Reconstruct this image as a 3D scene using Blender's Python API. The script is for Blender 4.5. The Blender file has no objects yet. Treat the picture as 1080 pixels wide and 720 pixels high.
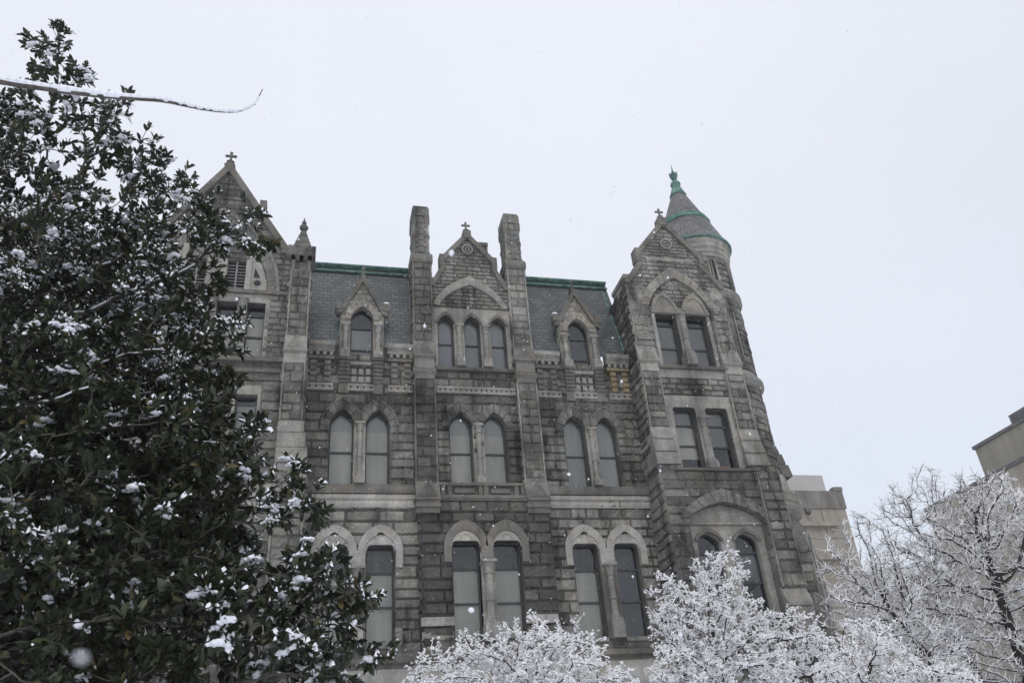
import bpy, math, random
import numpy as np
from mathutils import Vector, Matrix
from mathutils.geometry import delaunay_2d_cdt

S = bpy.context.scene
C = S.collection
rad = math.radians

# ------------------------------------------------------------------ camera
cam_d = bpy.data.cameras.new('camera')
cam_d.sensor_width = 22.3
cam_d.lens = 18.0
cam_d.clip_start = 0.1
cam_d.clip_end = 3000
cam_d.dof.use_dof = True
cam_d.dof.focus_distance = 38
cam_d.dof.aperture_fstop = 4.0
cam = bpy.data.objects.new('camera', cam_d)
C.objects.link(cam)
S.camera = cam
YAW, PITCH, ROLL = rad(15.0678), rad(30.0575), rad(-4.8151)
fwd = Vector((math.sin(YAW) * math.cos(PITCH), math.cos(YAW) * math.cos(PITCH), math.sin(PITCH)))
rgt = Vector((math.cos(YAW), -math.sin(YAW), 0))
upv = rgt.cross(fwd)
r2 = rgt * math.cos(ROLL) + upv * math.sin(ROLL)
u2 = upv * math.cos(ROLL) - rgt * math.sin(ROLL)
cam.matrix_world = Matrix(((r2.x, u2.x, -fwd.x, 0), (r2.y, u2.y, -fwd.y, 0), (r2.z, u2.z, -fwd.z, 1.6), (0, 0, 0, 1)))
CAM = Vector((0, 0, 1.6))


def at(x, y, Y):
    """point of the place seen at photo pixel x, y, standing Y metres away along the facade's depth"""
    d = r2 * ((x - 540) / 872) - u2 * ((y - 360) / 872) + fwd
    return CAM + d * (Y / d.y)


# ------------------------------------------------------------------ overcast sky and soft sun
SUN_EL, SUN_AZ = rad(52), rad(200)
W = bpy.data.worlds.new('World')
S.world = W
W.use_nodes = True
nt = W.node_tree
nt.nodes.clear()
out = nt.nodes.new('ShaderNodeOutputWorld')
sky = nt.nodes.new('ShaderNodeTexSky')
sky.sky_type = 'NISHITA'
sky.sun_disc = False
sky.sun_elevation = SUN_EL
sky.sun_rotation = SUN_AZ
bg1 = nt.nodes.new('ShaderNodeBackground')
bg1.inputs[1].default_value = 0.05
nt.links.new(sky.outputs[0], bg1.inputs[0])
tc = nt.nodes.new('ShaderNodeTexCoord')
sep = nt.nodes.new('ShaderNodeSeparateXYZ')
nt.links.new(tc.outputs['Generated'], sep.inputs[0])
ramp = nt.nodes.new('ShaderNodeValToRGB')
e = ramp.color_ramp.elements
e[0].position = 0.0
e[0].color = (0.64, 0.645, 0.67, 1)
e[1].position = 1.0
e[1].color = (0.92, 0.92, 0.93, 1)
m = e.new(0.35)
m.color = (0.71, 0.72, 0.755, 1)
m = e.new(0.8)
m.color = (0.825, 0.835, 0.865, 1)
nt.links.new(sep.outputs[2], ramp.inputs[0])
nz = nt.nodes.new('ShaderNodeTexNoise')
nz.inputs['Scale'].default_value = 1.6
nz.inputs['Detail'].default_value = 5
nt.links.new(tc.outputs['Generated'], nz.inputs['Vector'])
mr = nt.nodes.new('ShaderNodeMapRange')
mr.inputs[1].default_value = 0.3
mr.inputs[2].default_value = 0.7
mr.inputs[3].default_value = 0.95
mr.inputs[4].default_value = 1.04
nt.links.new(nz.outputs[0], mr.inputs[0])
bg2 = nt.nodes.new('ShaderNodeBackground')
nt.links.new(ramp.outputs[0], bg2.inputs[0])
nt.links.new(mr.outputs[0], bg2.inputs[1])
add = nt.nodes.new('ShaderNodeAddShader')
nt.links.new(bg1.outputs[0], add.inputs[0])
nt.links.new(bg2.outputs[0], add.inputs[1])
nt.links.new(add.outputs[0], out.inputs[0])

sun_d = bpy.data.lights.new('sun', 'SUN')
sun_d.energy = 0.6
sun_d.angle = rad(25)
sun_d.color = (1, 0.97, 0.93)
sun = bpy.data.objects.new('sun', sun_d)
C.objects.link(sun)
sd = Vector((math.sin(SUN_AZ) * math.cos(SUN_EL), math.cos(SUN_AZ) * math.cos(SUN_EL), math.sin(SUN_EL)))
sun.rotation_euler = sd.to_track_quat('Z', 'Y').to_euler()

S.view_settings.view_transform = 'Standard'
S.view_settings.look = 'None'
S.view_settings.gamma = 1
S.view_settings.exposure = 0.0
S.view_settings.use_curve_mapping = False
S.render.engine = 'CYCLES'
S.cycles.max_bounces = 6
S.cycles.transparent_max_bounces = 12
S.cycles.use_denoising = True

# ------------------------------------------------------------------ materials
def new_mat(name):
    m = bpy.data.materials.new(name)
    m.use_nodes = True
    n = m.node_tree
    n.nodes.clear()
    o = n.nodes.new('ShaderNodeOutputMaterial')
    b = n.nodes.new('ShaderNodeBsdfPrincipled')
    n.links.new(b.outputs[0], o.inputs[0])
    return m, n, b, o


def math_node(n, op, a, b=None, clamp=False):
    x = n.nodes.new('ShaderNodeMath')
    x.operation = op
    x.use_clamp = clamp
    for i, v in enumerate((a, b)):
        if v is None:
            continue
        if isinstance(v, (int, float)):
            x.inputs[i].default_value = v
        else:
            n.links.new(v, x.inputs[i])
    return x.outputs[0]


def noise(n, vec, scale, detail=4, rough=0.55):
    x = n.nodes.new('ShaderNodeTexNoise')
    x.inputs['Scale'].default_value = scale
    x.inputs['Detail'].default_value = detail
    x.inputs['Roughness'].default_value = rough
    n.links.new(vec, x.inputs['Vector'])
    return x.outputs[0]


def remap(n, v, a, b, c, d):
    x = n.nodes.new('ShaderNodeMapRange')
    for i, k in enumerate((a, b, c, d)):
        x.inputs[i + 1].default_value = k
    n.links.new(v, x.inputs[0])
    return x.outputs[0]


def scaled(n, vec, s):
    x = n.nodes.new('ShaderNodeVectorMath')
    x.operation = 'MULTIPLY'
    x.inputs[1].default_value = s
    n.links.new(vec, x.inputs[0])
    return x.outputs[0]


def stone(name, base, lo=0.45, hi=1.5, stain=0.7, streak=0.75, bump=1.0, dist=0.09, soot=(0.042, 0.041, 0.039)):
    m, n, b, o = new_mat(name)
    pos = n.nodes.new('ShaderNodeNewGeometry').outputs['Position']
    at_ = n.nodes.new('ShaderNodeAttribute')
    at_.attribute_name = 'tone'
    tone = at_.outputs['Fac']
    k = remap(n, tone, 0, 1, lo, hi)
    k = math_node(n, 'MULTIPLY', k, remap(n, noise(n, pos, 11, 5, 0.65), 0.3, 0.7, 0.78, 1.2))
    k = math_node(n, 'MULTIPLY', k, remap(n, noise(n, pos, 2.3, 4, 0.6), 0.3, 0.7, 0.85, 1.15))
    col = n.nodes.new('ShaderNodeVectorMath')
    col.operation = 'SCALE'
    hue = n.nodes.new('ShaderNodeMix')
    hue.data_type = 'RGBA'
    hue.inputs[6].default_value = (*base, 1)
    hue.inputs[7].default_value = (base[0] * 1.06, base[1] * 1.0, base[2] * 0.9, 1)
    n.links.new(remap(n, noise(n, pos, 0.9, 3), 0.4, 0.65, 0, 1), hue.inputs[0])
    n.links.new(hue.outputs[2], col.inputs[0])
    k = math_node(n, 'MULTIPLY', k, remap(n, noise(n, scaled(n, pos, (1, 1, 1.6)), 0.55, 5, 0.6), 0.5, 0.68, 1.0, 1.4))
    n.links.new(k, col.inputs['Scale'])
    st = remap(n, noise(n, pos, 0.33, 6, 0.62), 0.44, 0.66, 0, stain)
    sk = remap(n, noise(n, scaled(n, pos, (1.5, 1.5, 0.2)), 1.3, 6, 0.6), 0.48, 0.72, 0, streak)
    tot = math_node(n, 'ADD', st, sk, True)
    mx = n.nodes.new('ShaderNodeMix')
    mx.data_type = 'RGBA'
    n.links.new(tot, mx.inputs[0])
    n.links.new(col.outputs[0], mx.inputs[6])
    sc = n.nodes.new('ShaderNodeVectorMath')
    sc.operation = 'SCALE'
    sc.inputs[0].default_value = soot
    n.links.new(remap(n, tone, 0, 1, 0.5, 1.2), sc.inputs['Scale'])
    n.links.new(sc.outputs[0], mx.inputs[7])
    n.links.new(mx.outputs[2], b.inputs['Base Color'])
    b.inputs['Roughness'].default_value = 0.9
    b.inputs['Specular IOR Level'].default_value = 0.25
    bp = n.nodes.new('ShaderNodeBump')
    bp.inputs['Strength'].default_value = bump
    bp.inputs['Distance'].default_value = dist
    h = math_node(n, 'ADD', noise(n, pos, 6, 6, 0.65), math_node(n, 'MULTIPLY', noise(n, pos, 22, 3), 0.3))
    n.links.new(h, bp.inputs['Height'])
    n.links.new(bp.outputs[0], b.inputs['Normal'])
    return m


def plain(name, base, rough=0.6, var=0.25, scale=4.0, bump=0.0, metal=0.0, streak=0.0, spec=0.4, col2=None):
    m, n, b, o = new_mat(name)
    pos = n.nodes.new('ShaderNodeNewGeometry').outputs['Position']
    v = noise(n, pos, scale, 5)
    if streak:
        v = noise(n, scaled(n, pos, (1, 1, 1 - streak)), scale, 5)
    mx = n.nodes.new('ShaderNodeMix')
    mx.data_type = 'RGBA'
    c2 = col2 or tuple(x * (1 - var) for x in base)
    c1 = base if col2 else tuple(x * (1 + var) for x in base)
    mx.inputs[6].default_value = (*c2, 1)
    mx.inputs[7].default_value = (*c1, 1)
    n.links.new(remap(n, v, 0.35, 0.65, 0, 1), mx.inputs[0])
    n.links.new(mx.outputs[2], b.inputs['Base Color'])
    b.inputs['Roughness'].default_value = rough
    b.inputs['Metallic'].default_value = metal
    b.inputs['Specular IOR Level'].default_value = spec
    if bump:
        bp = n.nodes.new('ShaderNodeBump')
        bp.inputs['Strength'].default_value = bump
        bp.inputs['Distance'].default_value = 0.03
        n.links.new(noise(n, pos, scale * 4, 5), bp.inputs['Height'])
        n.links.new(bp.outputs[0], b.inputs['Normal'])
    return m


def slate_mat(name, base):
    m, n, b, o = new_mat(name)
    uv = n.nodes.new('ShaderNodeUVMap').outputs[0]
    br = n.nodes.new('ShaderNodeTexBrick')
    br.inputs['Scale'].default_value = 1.0
    br.inputs['Brick Width'].default_value = 0.42
    br.inputs['Row Height'].default_value = 0.27
    br.inputs['Mortar Size'].default_value = 0.022
    br.inputs['Mortar Smooth'].default_value = 0.4
    br.inputs['Color1'].default_value = tuple(x * 1.3 for x in base) + (1,)
    br.inputs['Color2'].default_value = tuple(x * 0.75 for x in base) + (1,)
    br.inputs['Mortar'].default_value = tuple(x * 0.3 for x in base) + (1,)
    n.links.new(uv, br.inputs['Vector'])
    pos = n.nodes.new('ShaderNodeNewGeometry').outputs['Position']
    sc = n.nodes.new('ShaderNodeVectorMath')
    sc.operation = 'SCALE'
    n.links.new(br.outputs[0], sc.inputs[0])
    n.links.new(remap(n, noise(n, pos, 0.8, 6), 0.3, 0.7, 0.7, 1.25), sc.inputs['Scale'])
    n.links.new(sc.outputs[0], b.inputs['Base Color'])
    b.inputs['Roughness'].default_value = 0.5
    bp = n.nodes.new('ShaderNodeBump')
    bp.inputs['Strength'].default_value = 0.8
    bp.inputs['Distance'].default_value = 0.02
    n.links.new(math_node(n, 'SUBTRACT', noise(n, pos, 5, 3), br.outputs['Fac']), bp.inputs['Height'])
    n.links.new(bp.outputs[0], b.inputs['Normal'])
    return m


def glass_mat():
    m, n, b, o = new_mat('window_glass')
    n.nodes.remove(b)
    fr = n.nodes.new('ShaderNodeFresnel')
    fr.inputs[0].default_value = 1.55
    tr = n.nodes.new('ShaderNodeBsdfTransparent')
    tr.inputs[0].default_value = (0.86, 0.87, 0.85, 1)
    gl = n.nodes.new('ShaderNodeBsdfGlossy')
    gl.inputs['Roughness'].default_value = 0.03
    bp = n.nodes.new('ShaderNodeBump')
    bp.inputs['Strength'].default_value = 0.12
    bp.inputs['Distance'].default_value = 0.05
    pos = n.nodes.new('ShaderNodeNewGeometry').outputs['Position']
    n.links.new(noise(n, pos, 1.3, 2), bp.inputs['Height'])
    n.links.new(bp.outputs[0], gl.inputs['Normal'])
    mx = n.nodes.new('ShaderNodeMixShader')
    n.links.new(math_node(n, 'MULTIPLY', fr.outputs[0], 1.6, True), mx.inputs[0])
    n.links.new(tr.outputs[0], mx.inputs[1])
    n.links.new(gl.outputs[0], mx.inputs[2])
    n.links.new(mx.outputs[0], o.inputs[0])
    return m


def leaf_mat():
    m, n, b, o = new_mat('magnolia_leaf')
    a = n.nodes.new('ShaderNodeAttribute')
    a.attribute_name = 'tone'
    rp = n.nodes.new('ShaderNodeValToRGB')
    el = rp.color_ramp.elements
    el[0].color = (0.011, 0.016, 0.008, 1)
    el[1].color = (0.11, 0.075, 0.03, 1)
    el[1].position = 1.0
    x = el.new(0.55)
    x.color = (0.038, 0.047, 0.025, 1)
    x = el.new(0.88)
    x.color = (0.062, 0.070, 0.025, 1)
    n.links.new(a.outputs['Fac'], rp.inputs[0])
    n.links.new(rp.outputs[0], b.inputs['Base Color'])
    b.inputs['Roughness'].default_value = 0.45
    b.inputs['Specular IOR Level'].default_value = 0.35
    return m


MAT = {
    'granite': stone('rock_faced_granite', (0.203, 0.201, 0.188)),
    'granite_dark': stone('soot_and_shade_granite', (0.122, 0.120, 0.113), stain=0.85, streak=0.7, soot=(0.038, 0.037, 0.035)),  # soot on the centre bay; on the pavilion return it stands for shade
    'granite_pale': stone('pale_granite', (0.27, 0.256, 0.228), stain=0.5, streak=0.5, soot=(0.13, 0.125, 0.115)),
    'mortar': stone('recessed_joint', (0.12, 0.115, 0.105), bump=0.3),
    'trim': stone('dressed_stone', (0.282, 0.277, 0.260), lo=0.75, hi=1.2, stain=0.5, streak=0.5, bump=0.2, dist=0.02, soot=(0.09, 0.086, 0.078)),
    'trim_dark': stone('weathered_dressed_stone', (0.168, 0.161, 0.147), lo=0.7, hi=1.2, stain=0.6, streak=0.6, bump=0.25, dist=0.02, soot=(0.07, 0.068, 0.064)),
    'trim_white': stone('pale_dressed_stone', (0.335, 0.33, 0.312), lo=0.8, hi=1.15, stain=0.25, streak=0.35, bump=0.15, dist=0.015, soot=(0.15, 0.148, 0.142)),
    'ochre': stone('ochre_stained_stone', (0.245, 0.20, 0.128), lo=0.75, hi=1.2, stain=0.5, streak=0.5, bump=0.2, dist=0.02, soot=(0.12, 0.095, 0.06)),
    'slate': slate_mat('slate_tiles', (0.076, 0.086, 0.086)),
    'slate_turret': slate_mat('turret_slate_tiles', (0.12, 0.118, 0.118)),
    'copper': plain('verdigris_copper', (0.165, 0.30, 0.245), 0.75, scale=3.2, col2=(0.045, 0.105, 0.088)),
    'copper_dark': plain('blackened_copper', (0.035, 0.07, 0.06), 0.6, scale=2.5, col2=(0.02, 0.025, 0.024)),
    'copper_bright': plain('bright_verdigris', (0.17, 0.31, 0.245), 0.75, scale=2.2, col2=(0.05, 0.14, 0.11)),
    'sash': plain('dark_painted_sash', (0.045, 0.05, 0.052), 0.5, 0.2),
    'glass': glass_mat(),
    'blind': plain('grey_roller_blind', (0.56, 0.54, 0.49), 0.9, 0.16, 1.5, streak=0.75),
    'blind_blue': plain('bluish_roller_blind', (0.33, 0.34, 0.35), 0.9, 0.16, 1.5, streak=0.75),
    'blind_teal': plain('teal_grey_roller_blind', (0.40, 0.41, 0.39), 0.9, 0.16, 1.5, streak=0.75),
    'blind_mid': plain('mid_grey_roller_blind', (0.24, 0.235, 0.235), 0.9, 0.12, 1.2),
    'blind_dark': plain('dark_roller_blind', (0.07, 0.072, 0.074), 0.9, 0.1, 0.8),
    'dark_room': plain('painted_room_shade', (0.03, 0.03, 0.032), 0.9, 0.2),  # near-black colour stands for the shade inside rooms and openings
    'board': plain('orange_brown_board', (0.30, 0.13, 0.03), 0.8, 0.3),
    'louver': plain('grey_louvre_slats', (0.20, 0.20, 0.195), 0.8, 0.15),
    'snow': plain('fresh_snow', (0.86, 0.875, 0.92), 0.75, 0.04, 8, bump=0.4, spec=0.2),
    'frost': plain('snow_on_twigs', (0.87, 0.865, 0.87), 0.8, 0.06, 10, spec=0.1),
    'bark': plain('dark_wet_bark', (0.035, 0.030, 0.027), 0.85, 0.35, 14, bump=0.5, spec=0.2),
    'bark_grey': plain('grey_bark', (0.11, 0.10, 0.09), 0.9, 0.3, 14, bump=0.5, spec=0.2),
    'leaf': leaf_mat(),
    'tan': plain('tan_precast_concrete', (0.355, 0.32, 0.27), 0.9, 0.17, 1.3, bump=0.15, streak=0.85),
    'tan_pale': plain('pale_concrete', (0.46, 0.45, 0.43), 0.9, 0.10, 0.4, bump=0.1),
    'tan_dark': plain('stained_concrete', (0.21, 0.197, 0.178), 0.9, 0.3, 1.8, bump=0.15, streak=0.8),
    'tan_olive': plain('olive_tan_concrete', (0.275, 0.255, 0.212), 0.9, 0.15, 1.0, bump=0.15, streak=0.88),
    'metal': plain('grey_metal', (0.12, 0.12, 0.125), 0.5, 0.2, 3, metal=0.3),
    'path': plain('wet_paving', (0.13, 0.125, 0.12), 0.6, 0.2, 3, bump=0.2),
}

# ------------------------------------------------------------------ mesh building
SPLIT = {'window_hood', 'tympanum', 'cornice', 'weathering', 'sill_ledge', 'coping', 'jamb', 'mullion', 'dotted_string', 'window_sill', 'hood_moulding', 'impost_band',
         'base_ledge', 'window_surround', 'tracery_opening', 'copper_band', 'flashing', 'ledge', 'floodlight', 'ashlar_facing', 'parapet', 'string_course', 'parapet_ledge', 'gable_roof', 'console'}


class MB:
    def __init__(self, tone=0.5):
        self.v = []
        self.f = []
        self.t = []
        self.g = []
        self.tone = tone

    def face(self, pts, tone=None):
        i = len(self.v)
        self.v.extend(pts)
        self.g.append((i, len(self.v)))
        self.f.append(tuple(range(i, i + len(pts))))
        self.t.append(self.tone if tone is None else tone)

    def mesh(self, verts, faces, tone=None):
        i = len(self.v)
        self.v.extend(verts)
        self.g.append((i, len(self.v)))
        for f in faces:
            self.f.append(tuple(k + i for k in f))
            self.t.append(self.tone if tone is None else tone)

    def box(self, x0, x1, y0, y1, z0, z1, tone=None, ch=0.0):
        if ch:
            # chamfered top edges towards the viewer
            self.prof_x(x0, x1, [(y0, z0), (y0, z1 - ch), (y0 + ch, z1), (y1, z1), (y1, z0)], tone, raw=True)
            return
        v = [(x, y, z) for z in (z0, z1) for y in (y0, y1) for x in (x0, x1)]
        self.mesh(v, [(0, 2, 3, 1), (4, 5, 7, 6), (0, 1, 5, 4), (2, 6, 7, 3), (0, 4, 6, 2), (1, 3, 7, 5)], tone)

    def fbox(self, x0, x1, p0, p1, z0, z1, tone=None):
        self.box(x0, x1, 36 - p1, 36 - p0, z0, z1, tone)

    def prof_x(self, x0, x1, prof, tone=None, raw=False):
        """extrude a closed (p, z) profile along x"""
        q = prof if raw else [(36 - p, z) for p, z in prof]
        n = len(q)
        v = [(x0, y, z) for y, z in q] + [(x1, y, z) for y, z in q]
        f = [(i, (i + 1) % n, n + (i + 1) % n, n + i) for i in range(n)] + [tuple(range(n))[::-1], tuple(range(n, 2 * n))]
        self.mesh(v, f, tone)

    def prism(self, poly, p0, p1, tone=None):
        """extrude a closed (x, z) outline between two depths"""
        n = len(poly)
        v = [(x, 36 - p0, z) for x, z in poly] + [(x, 36 - p1, z) for x, z in poly]
        f = [(i, (i + 1) % n, n + (i + 1) % n, n + i) for i in range(n)] + [tuple(range(n)), tuple(range(n, 2 * n))]
        self.mesh(v, f, tone)

    def lathe(self, cx, cy, prof, n=14, tone=None, rot=0.0):
        v = []
        for r, z in prof:
            for k in range(n):
                a = rot + 2 * math.pi * k / n
                v.append((cx + r * math.cos(a), cy + r * math.sin(a), z))
        f = []
        for j in range(len(prof) - 1):
            for k in range(n):
                f.append((j * n + k, j * n + (k + 1) % n, (j + 1) * n + (k + 1) % n, (j + 1) * n + k))
        f.append(tuple(range(n))[::-1])
        f.append(tuple(range((len(prof) - 1) * n, len(prof) * n)))
        self.mesh(v, f, tone)

    def tube(self, a, b, ra, rb, n=5, tone=None):
        a, b = Vector(a), Vector(b)
        d = b - a
        if d.length < 1e-6:
            return
        d.normalize()
        u = d.orthogonal().normalized()
        w = d.cross(u)
        v = []
        for c, r in ((a, ra), (b, rb)):
            for k in range(n):
                t = 2 * math.pi * k / n
                v.append(tuple(c + (u * math.cos(t) + w * math.sin(t)) * r))
        self.mesh(v, [(k, (k + 1) % n, n + (k + 1) % n, n + k) for k in range(n)] + [tuple(range(n))[::-1], tuple(range(n, 2 * n))], tone)

    def clusters(self, tol=0.06):
        n = len(self.g)
        lo, hi = [], []
        for (a, b) in self.g:
            q = np.array(self.v[a:b])
            lo.append(q.min(0) - tol / 2)
            hi.append(q.max(0) + tol / 2)
        lo, hi = np.array(lo), np.array(hi)
        lab = np.arange(n)
        for i in range(n):
            t = np.all((lo[i] <= hi) & (hi[i] >= lo), axis=1)
            ls = np.unique(lab[t])
            lab[np.isin(lab, ls)] = ls.min()
        return lab

    def build(self, name, mat, parent=None, smooth=False, label=None, uvs=None):
        if name in SPLIT and len(self.g) > 1:
            lab = self.clusters()
            if len(set(lab)) > 1:
                first = None
                for L_ in sorted(set(lab)):
                    m = MB()
                    vmap = {}
                    for gi, (a, b) in enumerate(self.g):
                        if lab[gi] == L_:
                            for k in range(a, b):
                                vmap[k] = len(m.v)
                                m.v.append(self.v[k])
                    for f, t in zip(self.f, self.t):
                        if f[0] in vmap:
                            m.f.append(tuple(vmap[k] for k in f))
                            m.t.append(t)
                    o = m.build(name, mat, parent, smooth, label, uvs)
                    first = first or o
                return first
        return self._build(name, mat, parent, smooth, label, uvs)

    def _build(self, name, mat, parent=None, smooth=False, label=None, uvs=None):
        me = bpy.data.meshes.new(name)
        me.from_pydata(self.v, [], self.f)
        me.materials.append(MAT[mat])
        a = me.attributes.new('tone', 'FLOAT', 'FACE')
        a.data.foreach_set('value', self.t)
        if uvs:
            l = me.uv_layers.new(name='UVMap')
            for lp in me.loops:
                l.data[lp.index].uv = uvs(me.vertices[lp.vertex_index].co)
        if smooth:
            me.polygons.foreach_set('use_smooth', [True] * len(me.polygons))
        me.update()
        o = bpy.data.objects.new(name, me)
        C.objects.link(o)
        if parent:
            o.parent = parent
            if parent.type == 'EMPTY':
                o.matrix_parent_inverse = Matrix.Translation(-parent.location)
        if label:
            o['label'] = label
        return o


def thing(name, loc, label, cat, group=None):
    o = bpy.data.objects.new(name, None)
    o.location = loc
    o.empty_display_size = 0.3
    C.objects.link(o)
    o['label'] = label
    o['category'] = cat
    if group:
        o['group'] = group
    return o


# ---- masonry
rs = random.Random(7)


def blocks(mb, mapf, spans, z0, z1, course=0.47, bw=(0.45, 1.6), h=0.07, tonef=None, rnd=rs, j=0.018):
    """rock-faced courses: each block its own bulging patch; mapf(u, z, height) gives the point, spans(z) the runs of wall"""
    n = max(1, round((z1 - z0) / course))
    hs = [course * rnd.uniform(0.8, 1.25) for _ in range(n)]
    k = (z1 - z0) / sum(hs)
    z = z0
    for i in range(n):
        a, b = z, z + hs[i] * k
        z = b
        s0, s1 = spans(a + 1e-3), spans(b - 1e-3)
        runs = []
        if len(s0) == len(s1) and all(min(p[1], q[1]) - max(p[0], q[0]) > 0.05 for p, q in zip(s0, s1)):
            runs = [(p[0], p[1], q[0], q[1]) for p, q in zip(s0, s1)]
        else:
            sm = spans((a + b) / 2)
            for p in s0:
                for q in s1:
                    for w in sm:
                        l, r = max(p[0], q[0], w[0]), min(p[1], q[1], w[1])
                        if r - l > 0.1:
                            runs.append((l, r, l, r))
        for (l0, r0, l1, r1) in runs:
            w = ((r0 - l0) + (r1 - l1)) / 2
            cuts = [0.0]
            x = rnd.uniform(0.35, 1.0) * bw[1]
            while x < w - bw[0] * 0.55:
                cuts.append(x / w)
                x += rnd.uniform(*bw)
            cuts.append(1.0)
            for c0, c1 in zip(cuts[:-1], cuts[1:]):
                bwid = (c1 - c0) * w
                if bwid < 0.06:
                    continue
                nu = max(3, round(bwid / 0.15) + 1)
                nv = max(3, round((b - a) / 0.15) + 1)
                hb = h * rnd.uniform(0.45, 1.35)
                tu, tv = rnd.uniform(-0.4, 0.4) * h, rnd.uniform(-0.4, 0.4) * h
                xm = (l0 + l1) / 2 + (c0 + c1) / 2 * w
                tone = (tonef(xm, (a + b) / 2) if tonef else 0.5) + rnd.gauss(0, 0.17)
                tone = min(1, max(0, tone))
                vs = []
                for jv in range(nv + 1):
                    fv = 0 if jv == 0 else 1 if jv == nv else 0.12 + 0.76 * (jv - 1) / max(1, nv - 2)
                    for iu in range(nu + 1):
                        fu = 0 if iu == 0 else 1 if iu == nu else 0.07 + 0.86 * (iu - 1) / max(1, nu - 2)
                        t = c0 + (c1 - c0) * fu
                        zz = a + j + (b - a - 2 * j) * fv
                        q = (zz - a) / (b - a)
                        lo = l0 + (l1 - l0) * q
                        ro = r0 + (r1 - r0) * q
                        u = lo + (ro - lo) * t
                        if iu == 0:
                            u += j
                        if iu == nu:
                            u -= j
                        if jv in (0, nv) or iu in (0, nu):
                            hh = -0.034
                        else:
                            hh = 0.006 + max(0, hb + tu * (fu - 0.5) * 2 + tv * (fv - 0.5) * 2 + rnd.uniform(-0.4, 0.4) * h)
                        vs.append(mapf(u, zz, hh))
                fs = [(jv * (nu + 1) + iu, jv * (nu + 1) + iu + 1, (jv + 1) * (nu + 1) + iu + 1, (jv + 1) * (nu + 1) + iu) for jv in range(nv) for iu in range(nu)]
                mb.mesh(vs, fs, tone)


def scan(polys, z):
    xs = []
    for P in polys:
        for (x0, z0), (x1, z1) in zip(P, P[1:] + P[:1]):
            if (z0 <= z) != (z1 <= z):
                xs.append(x0 + (x1 - x0) * (z - z0) / (z1 - z0))
    xs.sort()
    return [(xs[i], xs[i + 1]) for i in range(0, len(xs) - 1, 2) if xs[i + 1] - xs[i] > 0.02]


def inside(P, x, z):
    r = False
    for (x0, z0), (x1, z1) in zip(P, P[1:] + P[:1]):
        if (z0 > z) != (z1 > z) and x < x0 + (x1 - x0) * (z - z0) / (z1 - z0):
            r = not r
    return r


def flat_wall(mb, outer, holes, p, depth, tone=0.1, sides=True):
    """a sheet at depth p with true openings, their reveals and its own edges running back"""
    pts, edges = [], []
    for P in [outer] + holes:
        i = len(pts)
        pts += [Vector(q) for q in P]
        edges += [(i + k, i + (k + 1) % len(P)) for k in range(len(P))]
    v, _, f, *_r = delaunay_2d_cdt(pts, edges, [], 0, 1e-5)
    base = [(q[0], 36 - p, q[1]) for q in v]
    keep = []
    for t in f:
        cx, cz = sum(v[k][0] for k in t) / 3, sum(v[k][1] for k in t) / 3
        if inside(outer, cx, cz) and not any(inside(h, cx, cz) for h in holes):
            keep.append(tuple(t))
    mb.mesh(base, keep, tone)
    for P in ([outer] if sides else []) + holes:
        n = len(P)
        q = [(x, 36 - p, z) for x, z in P] + [(x, 36 - p + depth, z) for x, z in P]
        mb.mesh(q, [(k, (k + 1) % n, n + (k + 1) % n, n + k) for k in range(n)], tone + 0.15)


def ashlar_wall(name, mat, outer, holes, p, depth, parent, tonef=None, label=None, zmin=None, **kw):
    mb = MB()
    flat_wall(mb, outer, holes, p, depth)
    zs = [q[1] for q in outer]
    blocks(mb, lambda u, z, h: (u, 36 - p - h, z), lambda z: scan([outer] + holes, z), max(min(zs), zmin or -1e9), max(zs), tonef=tonef, **kw)
    return mb.build(name, mat, parent, label=label)


def stone_box(mb, x0, x1, p0, p1, z0, z1, tonef=None, left=True, right=True, **kw):
    """a pier stage: core block, with rock-faced courses on the front and the returns"""
    mb.fbox(x0, x1, p0, p1, z0, z1, 0.35)
    kw.setdefault('bw', (0.5, 0.95))
    tf = tonef
    st = random.Random(int((x0 * 13 + z0 * 7 + p1 * 5) * 100))
    for xa, xb in ((x0 - 0.015, x0 + 0.055), (x1 - 0.055, x1 + 0.015)):
        mb.fbox(xa, xb, p1 - 0.07, p1 + 0.05, z0, z1, 0.95)
    blocks(mb, lambda u, z, h: (u, 36 - p1 - h, z), lambda z: [(x0 + 0.057, x1 - 0.057)], z0, z1, tonef=tf, rnd=st, **kw)
    if left:
        blocks(mb, lambda u, z, h: (x0 - h, 36 - u, z), lambda z: [(p0, p1)], z0, z1, tonef=tf, rnd=st, **kw)
    if right:
        blocks(mb, lambda u, z, h: (x1 + h, 36 - u, z), lambda z: [(p0, p1)], z0, z1, tonef=tf, rnd=st, **kw)


def arch(cx, h, zs, za, n=9, tudor=False):
    """points from the left springing over the apex to the right springing"""
    r = za - zs
    L = []
    if r >= h and not tudor:
        R = (h * h + r * r) / (2 * h)
        a1 = math.atan2(r, R - h)
        for i in range(n + 1):
            t = a1 * i / n
            L.append((cx - h + R - R * math.cos(t), zs + R * math.sin(t)))
    else:
        for i in range(n + 1):
            t = i / n
            bx = 2 * t * (1 - t) * (-h * 0.80) + (1 - t) ** 2 * (-h)
            bz = 2 * t * (1 - t) * (r * 0.62) + t * t * r
            L.append((cx + bx, zs + bz))
    return L + [(2 * cx - x, z) for x, z in L[-2::-1]]


def pointed(cx, h, z0, zs, za, tudor=False):
    return [(cx - h, z0)] + arch(cx, h, zs, za, 9, tudor) + [(cx + h, z0)]


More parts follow.
